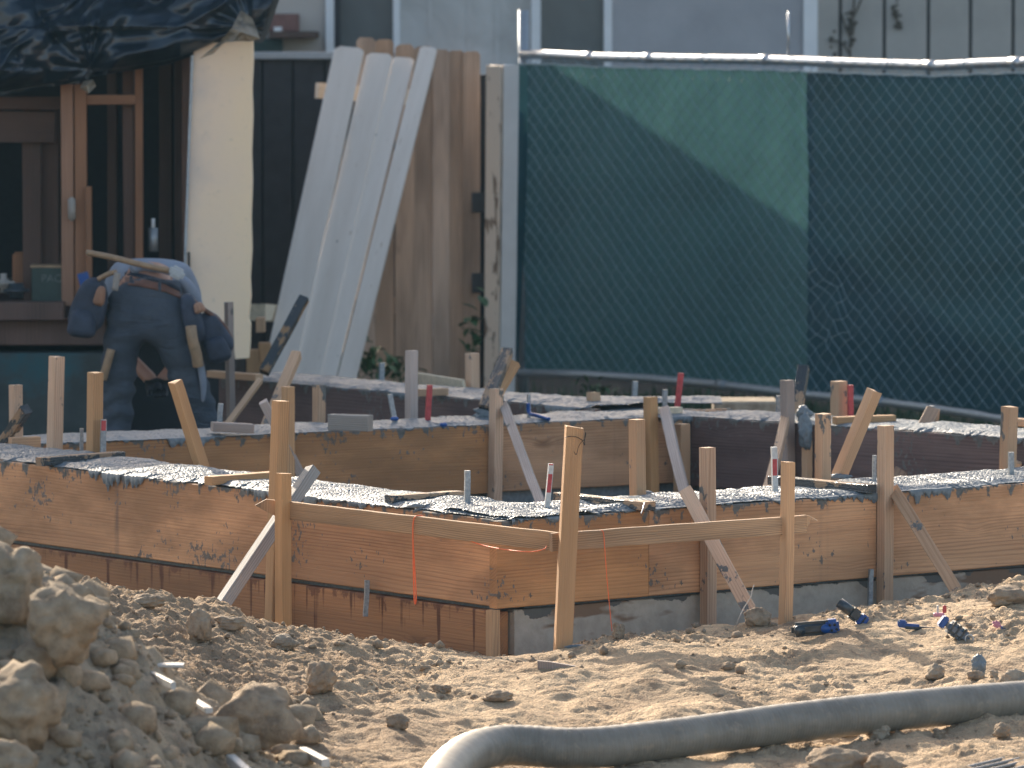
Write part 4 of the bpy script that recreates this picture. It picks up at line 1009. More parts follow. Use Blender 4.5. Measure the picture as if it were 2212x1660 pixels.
# screen: two lengths
def screen(name, u0, u1, mat, o_):
    na, nb = 90, 60; a0 = (onF(u0, 400, o_) - FA).dot(fd); a1 = (onF(u1, 400, o_) - FA).dot(fd)
    A_, B_ = np.meshgrid(np.linspace(a0, a1, na), np.linspace(0, 1, nb), indexing='ij')
    tz = np.array([topz(a) - .085 for a in A_[:, 0]])[:, None]; bz = np.array([botz(a) for a in A_[:, 0]])[:, None] - .01
    Zz = bz + (tz - bz) * B_
    wv = o_ + .012 * fbm(A_ * 1.5, Zz * 2.5, 3, 7) + .004 * fbm(A_ * 6, Zz * 2, 2, 8)
    X_ = FA.x + fd.x * A_ + fn.x * wv; Y_ = FA.y + fd.y * A_ + fn.y * wv
    me = mesh_np(name, np.stack([X_.ravel(), Y_.ravel(), Zz.ravel()], 1), grid_faces(na, nb))
    return link(name, me, mat, fence, True)
screen('green_screen', 1120, 1752, M_fab1, .0)
screen('green_screen_doubled', 1744, 2340, M_fab2, .012)
# white hem cord of the screen
hem = []
for t in np.linspace(0, 1, 70):
    a = t * (LF - .02) + .02; q = FA + fd * a + fn * .02; hem.append(Vector((q.x, q.y, topz(a) - .083 + .003 * math.sin(t * 140))))
tube('hem_cord', hem, .0055, M_wire, fence, 6)
# grass behind the bottom rail
rs = np.random.RandomState(3); V = []; Fc = []
for i in range(5200):
    a = rs.uniform(.5, LF); o_ = rs.uniform(-.9, .9); q = FA + fd * a + fn * o_; h = rs.uniform(.03, .13) * (.5 + vn(a * 3, o_ * 3, 5)); an = rs.rand() * 6.28; w_ = rs.uniform(.004, .009)
    dx, dy = math.cos(an) * w_, math.sin(an) * w_; lx, ly = rs.uniform(-.05, .05, 2); b = len(V)
    zg = .09 if q.y < 24 else -.15
    V += [(q.x - dx, q.y - dy, zg - .01), (q.x + dx, q.y + dy, zg - .01), (q.x + lx * .6 + dx * .6, q.y + ly * .6 + dy * .6, zg + h * .6), (q.x + lx, q.y + ly, zg + h)]
    Fc += [(b, b + 1, b + 2), (b, b + 2, b + 3)]
tag(poly('grass', V, Fc, M_grass), 'dark green grass growing along the foot of the screened fence', kind='stuff')
def leafy(name, u, v, y, rpx, n, label, size=.035, hpx=None):
    c = Pd(u, v, y); k = F / y; R = rpx / k; Hh = (hpx or rpx) / k; V = []; Fc = []
    e = empty(name, Vector((c.x, c.y, 0)), label, 'plant'); r_ = np.random.RandomState(int(u))
    for i in range(n):
        p = c + Vector((r_.normal() * R * .5, r_.normal() * R * .4, r_.normal() * Hh * .45))
        q = Matrix.Rotation(r_.rand() * 6.28, 3, 'Z') @ Matrix.Rotation(r_.uniform(-1.1, 1.1), 3, 'X'); s = size * r_.uniform(.6, 1.3); b = len(V)
        for a_, b_, z_ in ((0, -1, 0), (.45, -.35, .12), (.5, .2, .15), (0, 1, -.1), (-.5, .2, .15), (-.45, -.35, .12), (0, 0, 0)):
            V.append(p + q @ Vector((a_ * s, b_ * s, z_ * s)))
        Fc += [(b + i_, b + (i_ + 1) % 6, b + 6) for i_ in range(6)]
    o = poly('leaves', V, Fc, M_greenleaf, e); 
    st = [Vector((c.x, c.y + .02, -.02)), Vector((c.x + .01, c.y, c.z * .6)), c]
    tube('stem', st, .005, M_greenleaf, e, 5)
    return e
leafy('weed_plant', 800, 785, 30.6, 42, 70, 'leafy green weed beside the foot of the leaning white pickets', hpx=55)
leafy('weed_plant', 862, 798, 30.8, 40, 60, 'low green weed at the foot of the brown pickets, behind the grey pin', hpx=35)
leafy('weed_plant', 1020, 715, 31.4, 30, 26, 'climbing green weed in the gap left of the peeling post', .045, hpx=70)
leafy('weed_plant', 1290, 838, 31.0, 34, 26, 'small weed under the bottom rail of the fence', .03, hpx=30)

# ------------------------------------------------------------------ wooden fences
def slatuv(name, u, wpx, vt, vb, y, mat, parent, ear=True, th=.018, ub=None, yt=None):
    """dog-eared picket between picture heights vt and vb"""
    yt = yt or y; ub = u if ub is None else ub
    t = Pd(u, vt, yt); b = Pd(ub, vb, y); L = (t - b).length; w_ = wpx / (F / y) / 2; e = w_ * .36 if ear else .001
    P = [(-w_, 0), (w_, 0), (w_, L - e), (w_ - e, L), (-w_ + e, L), (-w_, L - e)]
    rnd = random.Random(int(u * 7)); P = [(p[0] + rnd.uniform(-.002, .002), p[1] + rnd.uniform(-.003, .003)) for p in P]
    V = [(x, s, z) for s in (-th / 2, th / 2) for x, z in P]
    Fc = [tuple(range(6)), tuple(reversed(range(6, 12)))] + [(i, 6 + i, 6 + (i + 1) % 6, (i + 1) % 6) for i in range(6)]
    # reorder so that local x is thickness and y width, z along
    M = frame(b, t, Vector((1, 0, 0)))
    V = [(yy_, x, z) for x, yy_, z in V]
    return poly(name, V, [tuple(reversed(f)) for f in Fc], mat, parent, False, M)
pf = empty('picket_fence', Pd(900, 850, 32.4), 'brown dog-eared wooden fence panel behind the leaning white pickets', 'fence')
for i, (u, v) in enumerate([(790, 82), (831, 85), (874, 96), (914, 101), (953, 108), (985, 110), (1019, 112)]):
    slatuv('picket', u, 40 if i < 4 else 37, v, 900, 32.4 + .012 * (i % 2), M_picket, pf)
for z_ in (.4, 1.5): box('rail', Pd(775, 0, 32.5).xy.to_3d() + Vector((0, 0, z_)), Pd(1036, 0, 32.56).xy.to_3d() + Vector((0, .04, z_ + .09)), M_picket, pf)
bpy.context.view_layer.update()
gp = Pd(1048, 0, 32.9)
box('hinge_post', (gp.x - .03, gp.y, -.2), (gp.x + .04, gp.y + .09, 1.72), M_dark, pf)
for v in (438, 612):
    c = Pd(1033, v, 32.33); box('hinge', c + Vector((-.035, 0, -.055)), c + Vector((.035, .012, .055)), M_hinge, pf, .002)
pp = empty('peeling_post', Pd(1075, 850, 32.0), 'square post with peeling cream paint between wooden fence and green screen', 'post')
a = Pd(1048, 600, 32.1); b = Pd(1112, 600, 32.1)
bpy.context.view_layer.update()
beam('post', Vector((a.x + .045, 32.15, -.2)), Vector((a.x + .06, 32.15, Pd(1075, 142, 32.1).z)), .085, .085, M_peel, pp, up=Vector((-.35, -1, 0)).normalized(), rag=.008)
beam('painted_board', Vector((b.x - .045, 32.12, -.2)), Vector((b.x - .02, 32.12, Pd(1100, 140, 32.1).z)), .085, .02, M_white, pp, up=Vector((.1, -1, 0)).normalized(), rag=.006)
# strip of screen wrapped round the fence end
ws = empty('screen_edge', Pd(1125, 800, 32.6), 'dark green fold of screen wrapped round the fence end', 'screen')
bpy.context.view_layer.update()
P = [Pd(u, v, 32.4 + .15 * (i % 2)) for i, (u, v) in enumerate([(1118, 135), (1140, 150), (1116, 300), (1140, 320), (1108, 480), (1134, 500), (1098, 650), (1126, 660), (1085, 800), (1118, 810)])]
poly('green_fold', P, [(i, i + 1, i + 3, i + 2) for i in range(0, 8, 2)], M_fab2, ws, True)
# dark fence behind
box('screen_backing', (Pd(470, 0, 34).x, 34.06, -.1), (Pd(860, 0, 34).x, 34.08, Pd(600, 128, 34).z), M_dark, None) if 0 else None
dk = empty('dark_fence', Pd(640, 850, 34), 'dark board fence with metal cap rail behind the plaster sheet', 'fence')
bpy.context.view_layer.update()
for u0, u1 in ((540, 566), (568, 632), (634, 700), (702, 770), (772, 840)):
    q0, q1 = Pd(u0, 0, 34.0), Pd(u1, 0, 34.0); box('fence_board', (q0.x, 34.0, -.1), (q1.x - .004, 34.03, Pd(600, 126, 34).z), M_dkfence, dk)
q0, q1 = Pd(470, 0, 34), Pd(860, 0, 34)
box('seam_backing', (q0.x, 34.035, -.1), (q1.x, 34.055, Pd(600, 128, 34).z), M_dark, dk)  # dark panel added to block light showing through the board seams
box('cap_rail', (q0.x, 33.96, Pd(600, 128, 34).z), (q1.x, 34.06, Pd(600, 113, 34).z), M_galvd, dk)
box('fence_board', (Pd(470, 0, 34).x, 34.0, -.1), (Pd(538, 0, 34).x, 34.03, Pd(600, 126, 34).z), M_dkfence, dk)
# leaning white pickets
wp = empty('leaning_picket_panel', Pd(660, 880, 29.5), 'broken panel of white painted pickets leaning against the brown fence', 'fence')
bpy.context.view_layer.update()
def lean(ut, vt, wt, ub, vb, mat=M_wfence, dy=0.): return slatuv('picket', ut, wt, vt, vb, 29.6 + dy, mat, wp, ub=ub, yt=31.9 + dy, th=.02)
sl_ = lambda ut, ub, v0, v1: ub + (ub - ut) * (v1 - v0) / (v0 - 110.)
for (ut, vt, wt, ub, dy) in ((755, 105, 68, 600, .0), (821, 119, 61, 660, .016), (873, 127, 48, 700, .028), (926, 105, 40, 749, .06)):
    lean(ut, vt, wt, sl_(ut, ub, 820, 880), 880, dy=dy)
ra, rb = Pd(684, 196, 31.75), Pd(890, 212, 31.95)
beam('rail', ra + Vector((0, .03, 0)), rb + Vector((0, .1, 0)), .04, .085, M_wfence, wp)
ra, rb = Pd(575, 675, 30.3), Pd(745, 690, 30.5)
beam('rail', ra + Vector((-.02, .04, 0)), rb + Vector((-.02, .08, 0)), .04, .085, M_bluewood, wp)
tag(beam('lumber_block', Pd(556, 675, 30.0), Pd(590, 678, 30.3), .085, .085, M_bluewood, None), 'pale squared block end poking out left of the white pickets', 'block')
for u, v, w_, lab in ((548, 780, .07, 'orange wood block by the foot of the plaster sheet'), (572, 762, .06, 'small brown wood block against the white pickets'), (563, 702, .045, 'small block end between plaster sheet and white pickets')):
    c = Pd(u, v, 28.4); tag(box('wood_block', c - Vector((w_ / 2, .04, w_ * .8)), c + Vector((w_ / 2, .04, w_ * .8)), M_st, None), lab, 'block')

# ------------------------------------------------------------------ house with open wall on the left
H = empty('opened_house', Pd(200, 800, 27.6), 'stripped house with bare studs under a dark tarp, seen at the left', 'house')
bpy.context.view_layer.update()
HY = 27.5; XR = -1.22
def xat(u, y=HY): return Pd(u, 400, y).x
def zat(v, y=HY): return Pd(1106, v, y).z
# stem wall, rim beam, deck
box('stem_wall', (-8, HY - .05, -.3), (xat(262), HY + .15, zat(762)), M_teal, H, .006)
box('rim_beam', (-8, HY - .02, zat(746)), (xat(226), HY + .12, zat(692)), M_beamd, H, .005)
box('floor_deck', (-8, HY - .1, zat(690)), (XR - .22, 31.2, zat(684)), M_beamd, H, .003)
box('deck_edge', (-8, HY - .13, zat(689)), (xat(140), HY - .02, zat(650)), M_beamd, H, .003)
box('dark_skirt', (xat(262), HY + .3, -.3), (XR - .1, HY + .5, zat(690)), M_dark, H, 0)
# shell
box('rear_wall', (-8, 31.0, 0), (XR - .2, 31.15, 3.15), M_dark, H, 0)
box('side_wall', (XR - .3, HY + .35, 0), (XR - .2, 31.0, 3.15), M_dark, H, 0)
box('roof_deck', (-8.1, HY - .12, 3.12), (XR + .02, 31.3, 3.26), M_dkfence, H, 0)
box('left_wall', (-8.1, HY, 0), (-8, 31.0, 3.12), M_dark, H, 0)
def stud(u0, u1, v0, v1, y, mat, name='stud', d=.09):
    a, b = xat(u0, y), xat(u1, y); return beam(name, Vector(((a + b) / 2, y, zat(v1, y))), Vector(((a + b) / 2, y, zat(v0, y))), b - a, d, mat, H, up=Vector((0, -1, 0)), seg=4)
stud(133, 160, -120, 660, HY + .02, M_stud); stud(162, 187, -120, 660, HY + .0, M_stud, d=.06)
stud(185, 198, 403, 660, HY - .05, M_stud, d=.04)
stud(268, 292, -120, 660, HY + .12, M_studd); stud(292, 308, -120, 660, HY + .05, M_stud, d=.06)  # lighter stud paints in the lit right edge of the darker post
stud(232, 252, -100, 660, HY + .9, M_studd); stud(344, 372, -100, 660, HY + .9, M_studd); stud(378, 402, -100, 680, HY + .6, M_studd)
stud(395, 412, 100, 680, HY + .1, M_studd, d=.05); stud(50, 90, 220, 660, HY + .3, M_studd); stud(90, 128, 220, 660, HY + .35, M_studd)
beam('blocking', Vector((xat(187), HY + .02, zat(216))), Vector((xat(294), HY + .02, zat(216))), .05, zat(206) - zat(227), M_stud, H, seg=3)
beam('header', Vector((-3.5, HY + .25, zat(272))), Vector((xat(112), HY + .25, zat(278))), .09, zat(240) - zat(308), M_studd, H, seg=3)
beam('header', Vector((-3.5, HY + .2, zat(225))), Vector((xat(128), HY + .2, zat(225))), .06, .06, M_studd, H, seg=3)
# things on the deck
dz = zat(650)
e = empty('supply_box', Pd(95, 650, HY + .05), 'dark green box with worn white print on the open floor', 'box'); bpy.context.view_layer.update()
c = Pd(102, 612, HY)
box('carton', c + Vector((-.075, 0, -.09)), c + Vector((.075, .14, .075)), M_box, e, .004)
# worn lettering on the box
fc = bpy.data.curves.new('print', 'FONT'); fc.body = 'PAC'; fc.size = .052; fc.extrude = .0005; fc.align_x = 'CENTER'; fo = bpy.data.objects.new('print', fc); C.objects.link(fo)
bpy.context.view_layer.update(); mt = bpy.data.meshes.new_from_object(fo.evaluated_get(bpy.context.evaluated_depsgraph_get())); bpy.data.objects.remove(fo)
link('worn_lettering', mt, M_boxl, e, False, T(c.x + .02, c.y - .003, c.z + .005) @ RX(math.pi / 2))
box('lid_rim', c + Vector((-.08, -.004, .072)), c + Vector((.08, .144, .084)), M_handle, e, .002)
c = Pd(185, 622, HY - .25)
tag(beam('blue_level', c + Vector((.02, 0, -.07)), c + Vector((-.015, 0, .07)), .03, .05, M_bluep, None), 'bright blue tool leaning against the double stud', 'tool')
c = Pd(52, 590, HY + .3); o = bm_obj('wood_slab', rbox(.11, .04, .2, .3, 3), M_stud, None, T(*c)); tag(o, 'brown rounded slab standing behind the green box', 'slab')
c = Pd(35, 628, HY); tag(bm_obj('plastic_bag', rbox(.12, .1, .07, .4, 3), M_dkp, None, T(*c), True), 'dark bag lying left of the green box', 'bag')
c = Pd(8, 612, HY); tag(bm_obj('cloth_heap', rbox(.1, .1, .09, .4, 3), M_brace, None, T(*c), True), 'grey cloth heap at the left edge of the open floor', 'cloth')
c = Pd(331, 518, HY + .1); o = bm_obj('white_bottle', cyl(.022, .11, 16), M_galvd, None, T(*c), True); tag(o, 'pale bottle hanging between dark studs above the worker', 'bottle')
bm_obj('bottle_neck', cyl(.009, .05, 12), M_trim, o, T(*(c + Vector((0, 0, .075)))), True)
c = Pd(155, 452, HY - .06); tag(bm_obj('hanging_rag', rbox(.035, .02, .11, .4, 3), M_brace, None, T(*c), True), 'grey rag and clip hanging on the double stud', 'rag')
# plaster sheet
yP = 27.25
out = [(422, 96), (470, 92), (545, 88), (546, 130), (543, 190), (545, 250), (542, 330), (544, 390), (541, 470), (543, 540), (539, 600), (541, 640), (536, 690), (540, 700), (539, 745), (536, 774), (508, 776), (500, 700), (400, 690), (398, 640), (403, 560), (402, 480), (408, 400), (410, 300), (415, 180), (418, 120)]
cP = Pd(470, 400, yP)
V = [Pd(u, v, yP + .03 * ((u - 400) / 140.)) - cP for u, v in out]; n = len(V)
V2 = [p + Vector((.004, .055, 0)) for p in V]
Fc = [tuple(range(n)), tuple(reversed(range(n, 2 * n)))] + [((i + 1) % n, n + (i + 1) % n, n + i, i) for i in range(n)]
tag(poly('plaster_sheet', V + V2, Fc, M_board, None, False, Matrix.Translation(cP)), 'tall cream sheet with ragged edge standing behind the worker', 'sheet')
tag(box('trim_strip', Pd(404, 700, yP - .02) , Pd(411, 98, yP - .01), M_trim, None, .001) if 0 else beam('trim_strip', Pd(398, 660, yP + .0), Pd(416, 120, yP + .0), .012, .05, M_galvd, None, up=Vector((0, -1, 0))), 'thin bluish strip along the left edge of the cream sheet', 'trim')
tag(beam('iron_rod', Pd(410, 640, yP - .06), Pd(408, 545, yP - .04), .012, .012, M_black, None), 'short dark rod standing against the cream sheet', 'rod')
# tarp
def tarp():
    edge = [(-120, 225), (0, 208), (30, 202), (75, 193), (130, 184), (186, 182), (198, 166), (235, 160), (300, 150), (360, 140), (415, 122), (445, 108), (472, 92), (510, 86), (545, 88), (560, 84)]
    eu = [p[0] for p in edge]; ev = [p[1] for p in edge]
    nu, nv_ = 300, 190; U, Tt = np.meshgrid(np.linspace(-120, 560, nu), np.linspace(0, 1, nv_), indexing='ij')
    EV = np.interp(U, eu, ev)
    # upper boundary far above the frame, right edge leans outward to the right
    top = -330.
    Vv = EV + (top - EV) * Tt
    lean_ = sstep(.0, .75, Tt)
    rightness = sstep(380, 560, U)
    Uu = U + rightness * (30 * np.clip((EV - Vv) / 90., 0, 4))
    # folds fan out from two gathers
    def fan(u0, v0, fr, s):
        a = np.arctan2(Vv - v0, Uu - u0); r = np.hypot(Vv - v0, Uu - u0)
        return (np.abs(fbm(a * fr, r * .004, 2, s)) * 2 - .5) * np.clip(r / 60, .2, 1.6)
    dpt = .05 * fan(195, 150, 1.9, 3) + .035 * fan(540, 60, 2.2, 9) + .014 * fbm(Uu * .02 + Vv * .03, Vv * .04 - Uu * .01, 2, 21)
    dg = (Uu * .8 + Vv * 1.4) * .014
    dpt = dpt + .035 * (1 - np.abs(fbm(dg + .8 * fbm(Uu * .008, Vv * .01, 2, 4), Uu * .004, 2, 33)) * 3)
    bag = .10 * np.exp(-((Vv - EV + 60) / 60.) ** 2)
    y = HY - .22 - dpt - bag + .25 * sstep(.0, .35, Tt) * 0 + .3 * np.clip((EV - Vv - 120) / 400, 0, 1)
    y = np.where(Tt < .02, y + .05, y)
    r_ = [CT, ST]
    ry = F * CT + (CY - Vv) * ST; rz = -F * ST + (CY - Vv) * CT
    X_ = (Uu - CX) / ry * y; Z_ = CAMZ + rz / ry * y
    me = mesh_np('tarp', np.stack([X_.ravel(), y.ravel(), Z_.ravel()], 1), grid_faces(nu, nv_))
    o = link('tarp', me, M_tarp, None, True); tag(o, 'black and blue plastic tarp sagging in folds over the open wall', 'tarp')
    return o
tp = tarp()
def crumple(pts, y, label_seed, mat, parent, name='crumpled_underside'):
    # small creased flap: fan of facets
    V = [Pd(u, v, y + .03 * ((i * 7 + label_seed) % 5 - 2)) for i, (u, v) in enumerate(pts)]
    c = sum(V, Vector()) / len(V) + Vector((0, -.07, 0)); V.append(c); n = len(pts)
    bm = bmesh.new(); vs = [bm.verts.new(v) for v in V]
    for i in range(n): bm.faces.new((vs[i], vs[(i + 1) % n], vs[n]))
    bmesh.ops.subdivide_edges(bm, edges=bm.edges[:], cuts=5, use_grid_fill=True)
    co_ = np.array([v.co[:] for v in bm.verts]); d = .035 * n3(co_, 16, label_seed)
    for v, q in zip(bm.verts, d): v.co.y -= float(q)
    me = bpy.data.meshes.new(name); bm.to_mesh(me); bm.free(); return link(name, me, mat, parent, False)
crumple([(472, 94), (500, 62), (520, 22), (545, 40), (562, 84), (540, 90), (505, 88)], HY - .42, 3, M_tarpu, tp)
crumple([(455, 108), (472, 92), (500, 84), (480, 96), (462, 116), (430, 128)], HY - .40, 5, M_tarpu, tp)
crumple([(172, 190), (180, 176), (200, 172), (208, 186), (192, 202)], HY - .45, 7, M_tarpu, tp)
# blue strip hanging at the tarp's right end
P = [(590, -60), (668, -60), (600, 0), (548, 90), (560, 84), (608, 84), (640, 0)]
V = [Pd(u, v, 27.3) for u, v in [(560, -60), (625, -60), (600, 10), (580, 70), (568, 92), (548, 92), (556, 40)]]
poly('hanging_flap', V, [tuple(range(len(V)))], M_tarp, tp)

# ------------------------------------------------------------------ neighbour's house
NY = 37.0
NH = empty('neighbour_house', (2, NY, 0), 'pale house with white window frames behind the fences, only its wall in view', 'house'); bpy.context.view_layer.update()
def nx(u): return Pd(u, 50, NY).x
def nz_(v): return Pd(1106, v, NY).z
def nbox(name, u0, u1, z0, z1, y0, y1, mat, parent=NH, bev=.004): return box(name, (nx(u0), NY + y0, z0), (nx(u1), NY + y1, z1), mat, parent, bev)
box('left_wall', (-8, NY, 0), (nx(712), NY + .15, 3.05), M_stucco, NH, 0)
box('middle_wall', (nx(1312), NY, 0), (nx(1750), NY + .15, 3.05), M_wallr, NH, 0)
box('sill_wall', (nx(712), NY, 0), (nx(1312), NY + .15, 1.15), M_stucco, NH, 0)
box('head_wall', (nx(712), NY, 2.6), (nx(1312), NY + .15, 3.05), M_stucco, NH, 0)
ed = [1750, 1815, 1910, 2005, 2096, 2188, 2280, 2372, 2470, 2600, 2800, 3100]
for a, b in zip(ed[:-1], ed[1:]): nbox('siding_board', a + 3.5, b - 3.5, 0, 3.05, -.02, .0, M_siding)
box('siding_back', (nx(1750), NY + .002, 0), (8, NY + .15, 3.05), M_dkfence, NH, 0)
for u0, u1, m in ((733, 850, M_glassd), (862, 1150, M_glassb), (1168, 1306, M_glassd)):
    wf = nbox('window_pane', u0, u1, 1.15, 2.6, .05, .07, m, NH, 0)
for u0, u1 in ((703, 722), (722, 735), (849, 864), (1147, 1168), (1304, 1322), (1735, 1766)):
    nbox('window_frame' if u1 < 1400 else 'corner_trim', u0, u1, 1.0 if u1 < 1400 else 0, 2.65 if u1 < 1400 else 3.04, -.035, .05, M_trim if u0 != 722 else M_dkfence)
for u0, u1 in ((715, 1318),):
    nbox('window_sill', u0, u1, 1.08, 1.14, -.06, .05, M_trim); nbox('window_head', u0, u1, 2.6, 2.66, -.04, .05, M_trim)
for u in (925, 1010, 1070): nbox('curtain_fold', u, u + 8, 1.2, 2.59, .042, .048, M_glassb, NH, 0)
box('eave', (-8.4, NY - .45, 3.02), (8.4, NY + 4, 3.14), M_trim, NH, 0)
V = [(-8.4, NY - .5, 3.10), (8.4, NY - .5, 3.10), (8.4, NY + 4, 4.2), (-8.4, NY + 4, 4.2), (-8.4, NY + 8.5, 3.1), (8.4, NY + 8.5, 3.1)]
poly('roof', V, [(0, 1, 2, 3), (3, 2, 5, 4), (0, 3, 4), (1, 5, 2), (0, 4, 5, 1)], M_dkfence, NH)
box('rear_wall', (-8, NY + 8, 0), (8, NY + 8.1, 3.02), M_stucco, NH, 0)
sh = empty('wall_shelf', (nx(640), NY - .1, nz_(72)), 'dark wall shelf with a reddish box, at the corner of the tarp', 'shelf'); bpy.context.view_layer.update()
nbox('board', 585, 690, nz_(82), nz_(68), -.28, -.01, M_studd, sh)
rb_ = box('red_box', (nx(618) - .12, NY - .22, nz_(68) + .002), (nx(648), NY - .05, nz_(30)), M_brick, None, .004); tag(rb_, 'reddish brown box standing on the wall shelf', 'box')
tag(box('small_white_box', (nx(595), NY - .26, nz_(68) + .002), (nx(612), NY - .2, nz_(58)), M_trim, None, .002), 'small white packet in front of the reddish box', 'packet')
tag(box('meter_box', (nx(540), NY - .2, nz_(120)), (nx(612), NY - .02, nz_(84)), M_box, None, .004), 'dark green box under the wall shelf', 'box')
# dry vine stems up the wall
vi = empty('dry_vine', (nx(1838), NY - .05, 0), 'thin dry vine climbing the pale wall above the fence rail', 'vine'); bpy.context.view_layer.update()
M_vine = plain('vine_stem', (.09, .075, .06), .9)
for pts in ([(1838, 150), (1836, 90), (1842, 40), (1846, -20)], [(1836, 120), (1820, 95), (1800, 88), (1792, 92)], [(1838, 80), (1826, 60), (1818, 30)], [(1842, 40), (1852, 20), (1862, -5)]):
    tube('stem', smoothpath([Pd(u, v, NY - .06) for u, v in pts], 5), .007, M_vine, vi, 5)
r_ = random.Random(4)
V = []; Fc = []
for i in range(60):
    u, v = r_.choice([(1838, 80), (1836, 40), (1940, 40), (1935, 20), (1795, 90), (1843, 70)]); p = Pd(u + r_.gauss(0, 4), v + r_.gauss(0, 16), NY - .05); s = r_.uniform(.008, .02); b = len(V)
    V += [p + Vector((-s, 0, 0)), p + Vector((0, -.005, s)), p + Vector((s, 0, 0)), p + Vector((0, .004, -s))]; Fc.append((b, b + 1, b + 2, b + 3))
poly('dry_leaves', V, Fc, M_vine, vi)
# ------------------------------------------------------------------ worker bending over, seen from behind
def skin(name, nodes, edges, mat, parent=None, sub=2, root=0, offy=0.):
    V = [Pd(u, v, y) for u, v, y, r in nodes]
    me = bpy.data.meshes.new(name); me.from_pydata([tuple(p) for p in V], edges, []); me.materials.append(mat)
    o = bpy.data.objects.new(name, me); C.objects.link(o)
    m = o.modifiers.new('Skin', 'SKIN'); m.use_smooth_shade = True
    bm = bmesh.new(); bm.from_mesh(me); bm.verts.ensure_lookup_table(); L = bm.verts.layers.skin.verify()
    for i, (u, v, y, r) in enumerate(nodes):
        rr = r if isinstance(r, tuple) else (r, r); bm.verts[i][L].radius = rr; bm.verts[i][L].use_root = (i == root)
    bm.to_mesh(me); bm.free()
    s = o.modifiers.new('Sub', 'SUBSURF'); s.levels = sub; s.render_levels = sub
    bpy.context.view_layer.update()
    m2 = bpy.data.meshes.new_from_object(o.evaluated_get(bpy.context.evaluated_depsgraph_get()))
    bpy.data.objects.remove(o)
    m2.polygons.foreach_set('use_smooth', np.ones(len(m2.polygons), bool))
    o = bpy.data.objects.new(name, m2); C.objects.link(o)
    if parent: o.parent = parent; o.matrix_parent_inverse = pinv(parent)
    return o
W = empty('person', Pd(330, 1045, 25), 'person in grey jeans and tool belt bending over, back to the camera', 'person'); bpy.context.view_layer.update()
Y0 = 25.0
# body: pelvis, spine, neck, head; arms; legs (one continuous figure)
nodes = [(316, 655, Y0, .115), (318, 614, Y0 + .18, .108), (322, 610, Y0 + .33, .105), (325, 618, Y0 + .5, .10), (328, 640, Y0 + .62, .06), (330, 672, Y0 + .72, .085), (331, 700, Y0 + .74, .075),
         (268, 615, Y0 + .5, .062), (262, 690, Y0 + .52, .048), (262, 760, Y0 + .50, .040), (318, 812, Y0 + .42, .030), (334, 830, Y0 + .40, .036),
         (392, 618, Y0 + .5, .062), (398, 700, Y0 + .52, .048), (392, 775, Y0 + .50, .038), (356, 815, Y0 + .42, .030), (344, 832, Y0 + .40, .034),
         (268, 690, Y0 + .01, .085), (254, 840, Y0 + .03, .060), (253, 930, Y0 + .06, .050), (254, 1030, Y0 + .04, .036), (250, 1045, Y0 - .0, .036),
         (368, 690, Y0 + .01, .085), (418, 830, Y0 + .03, .062), (446, 920, Y0 + .06, .052), (470, 1025, Y0 + .04, .036), (474, 1045, Y0 - .0, .036)]
edges = [(0, 1), (1, 2), (2, 3), (3, 4), (4, 5), (5, 6), (3, 7), (7, 8), (8, 9), (9, 10), (10, 11), (3, 12), (12, 13), (13, 14), (14, 15), (15, 16), (0, 17), (17, 18), (18, 19), (19, 20), (20, 21), (0, 22), (22, 23), (23, 24), (24, 25), (25, 26)]
b_ = skin('body', nodes, edges, M_skin, W)
# jeans
jn = [(314, 660, Y0 - .005, (.145, .125)), (310, 612, Y0 + .10, (.150, .145)), (264, 700, Y0, .094), (256, 770, Y0 + .02, .082), (253, 850, Y0 + .03, .078), (251, 930, Y0 + .05, .070), (252, 1000, Y0 + .04, .068), (252, 1028, Y0 + .03, .066),
      (366, 700, Y0, .100), (392, 770, Y0 + .02, .090), (416, 840, Y0 + .03, .080), (440, 905, Y0 + .05, .072), (462, 990, Y0 + .04, .068), (468, 1026, Y0 + .03, .066)]
je = [(0, 1), (0, 2), (2, 3), (3, 4), (4, 5), (5, 6), (6, 7), (0, 8), (8, 9), (9, 10), (10, 11), (11, 12), (12, 13)]
jeans = skin('jeans', jn, je, M_denim, W, 3)
cv = np.empty(len(jeans.data.vertices) * 3); jeans.data.vertices.foreach_get('co', cv); cv = cv.reshape(-1, 3)
fold = .008 * np.sin(cv[:, 2] * 70 + 5 * fbm(cv[:, 0] * 9, cv[:, 2] * 5, 2, 3)) * np.clip(fbm(cv[:, 0] * 7, cv[:, 2] * 6, 2, 8) + .5, 0, 1)
nrm = np.empty(len(cv) * 3); jeans.data.vertices.foreach_get('normal', nrm); nrm = nrm.reshape(-1, 3)
cv = cv + nrm * (fold + .010 * n3(cv, 9, 3))[:, None]; jeans.data.vertices.foreach_set('co', cv.ravel().astype(np.float32)); jeans.data.update()
jeans.data.materials.clear(); jeans.data.materials.append(M_denim); b_.data.materials.clear(); b_.data.materials.append(M_skin)
def setm(o, m): o.data.materials.clear(); o.data.materials.append(m); return o
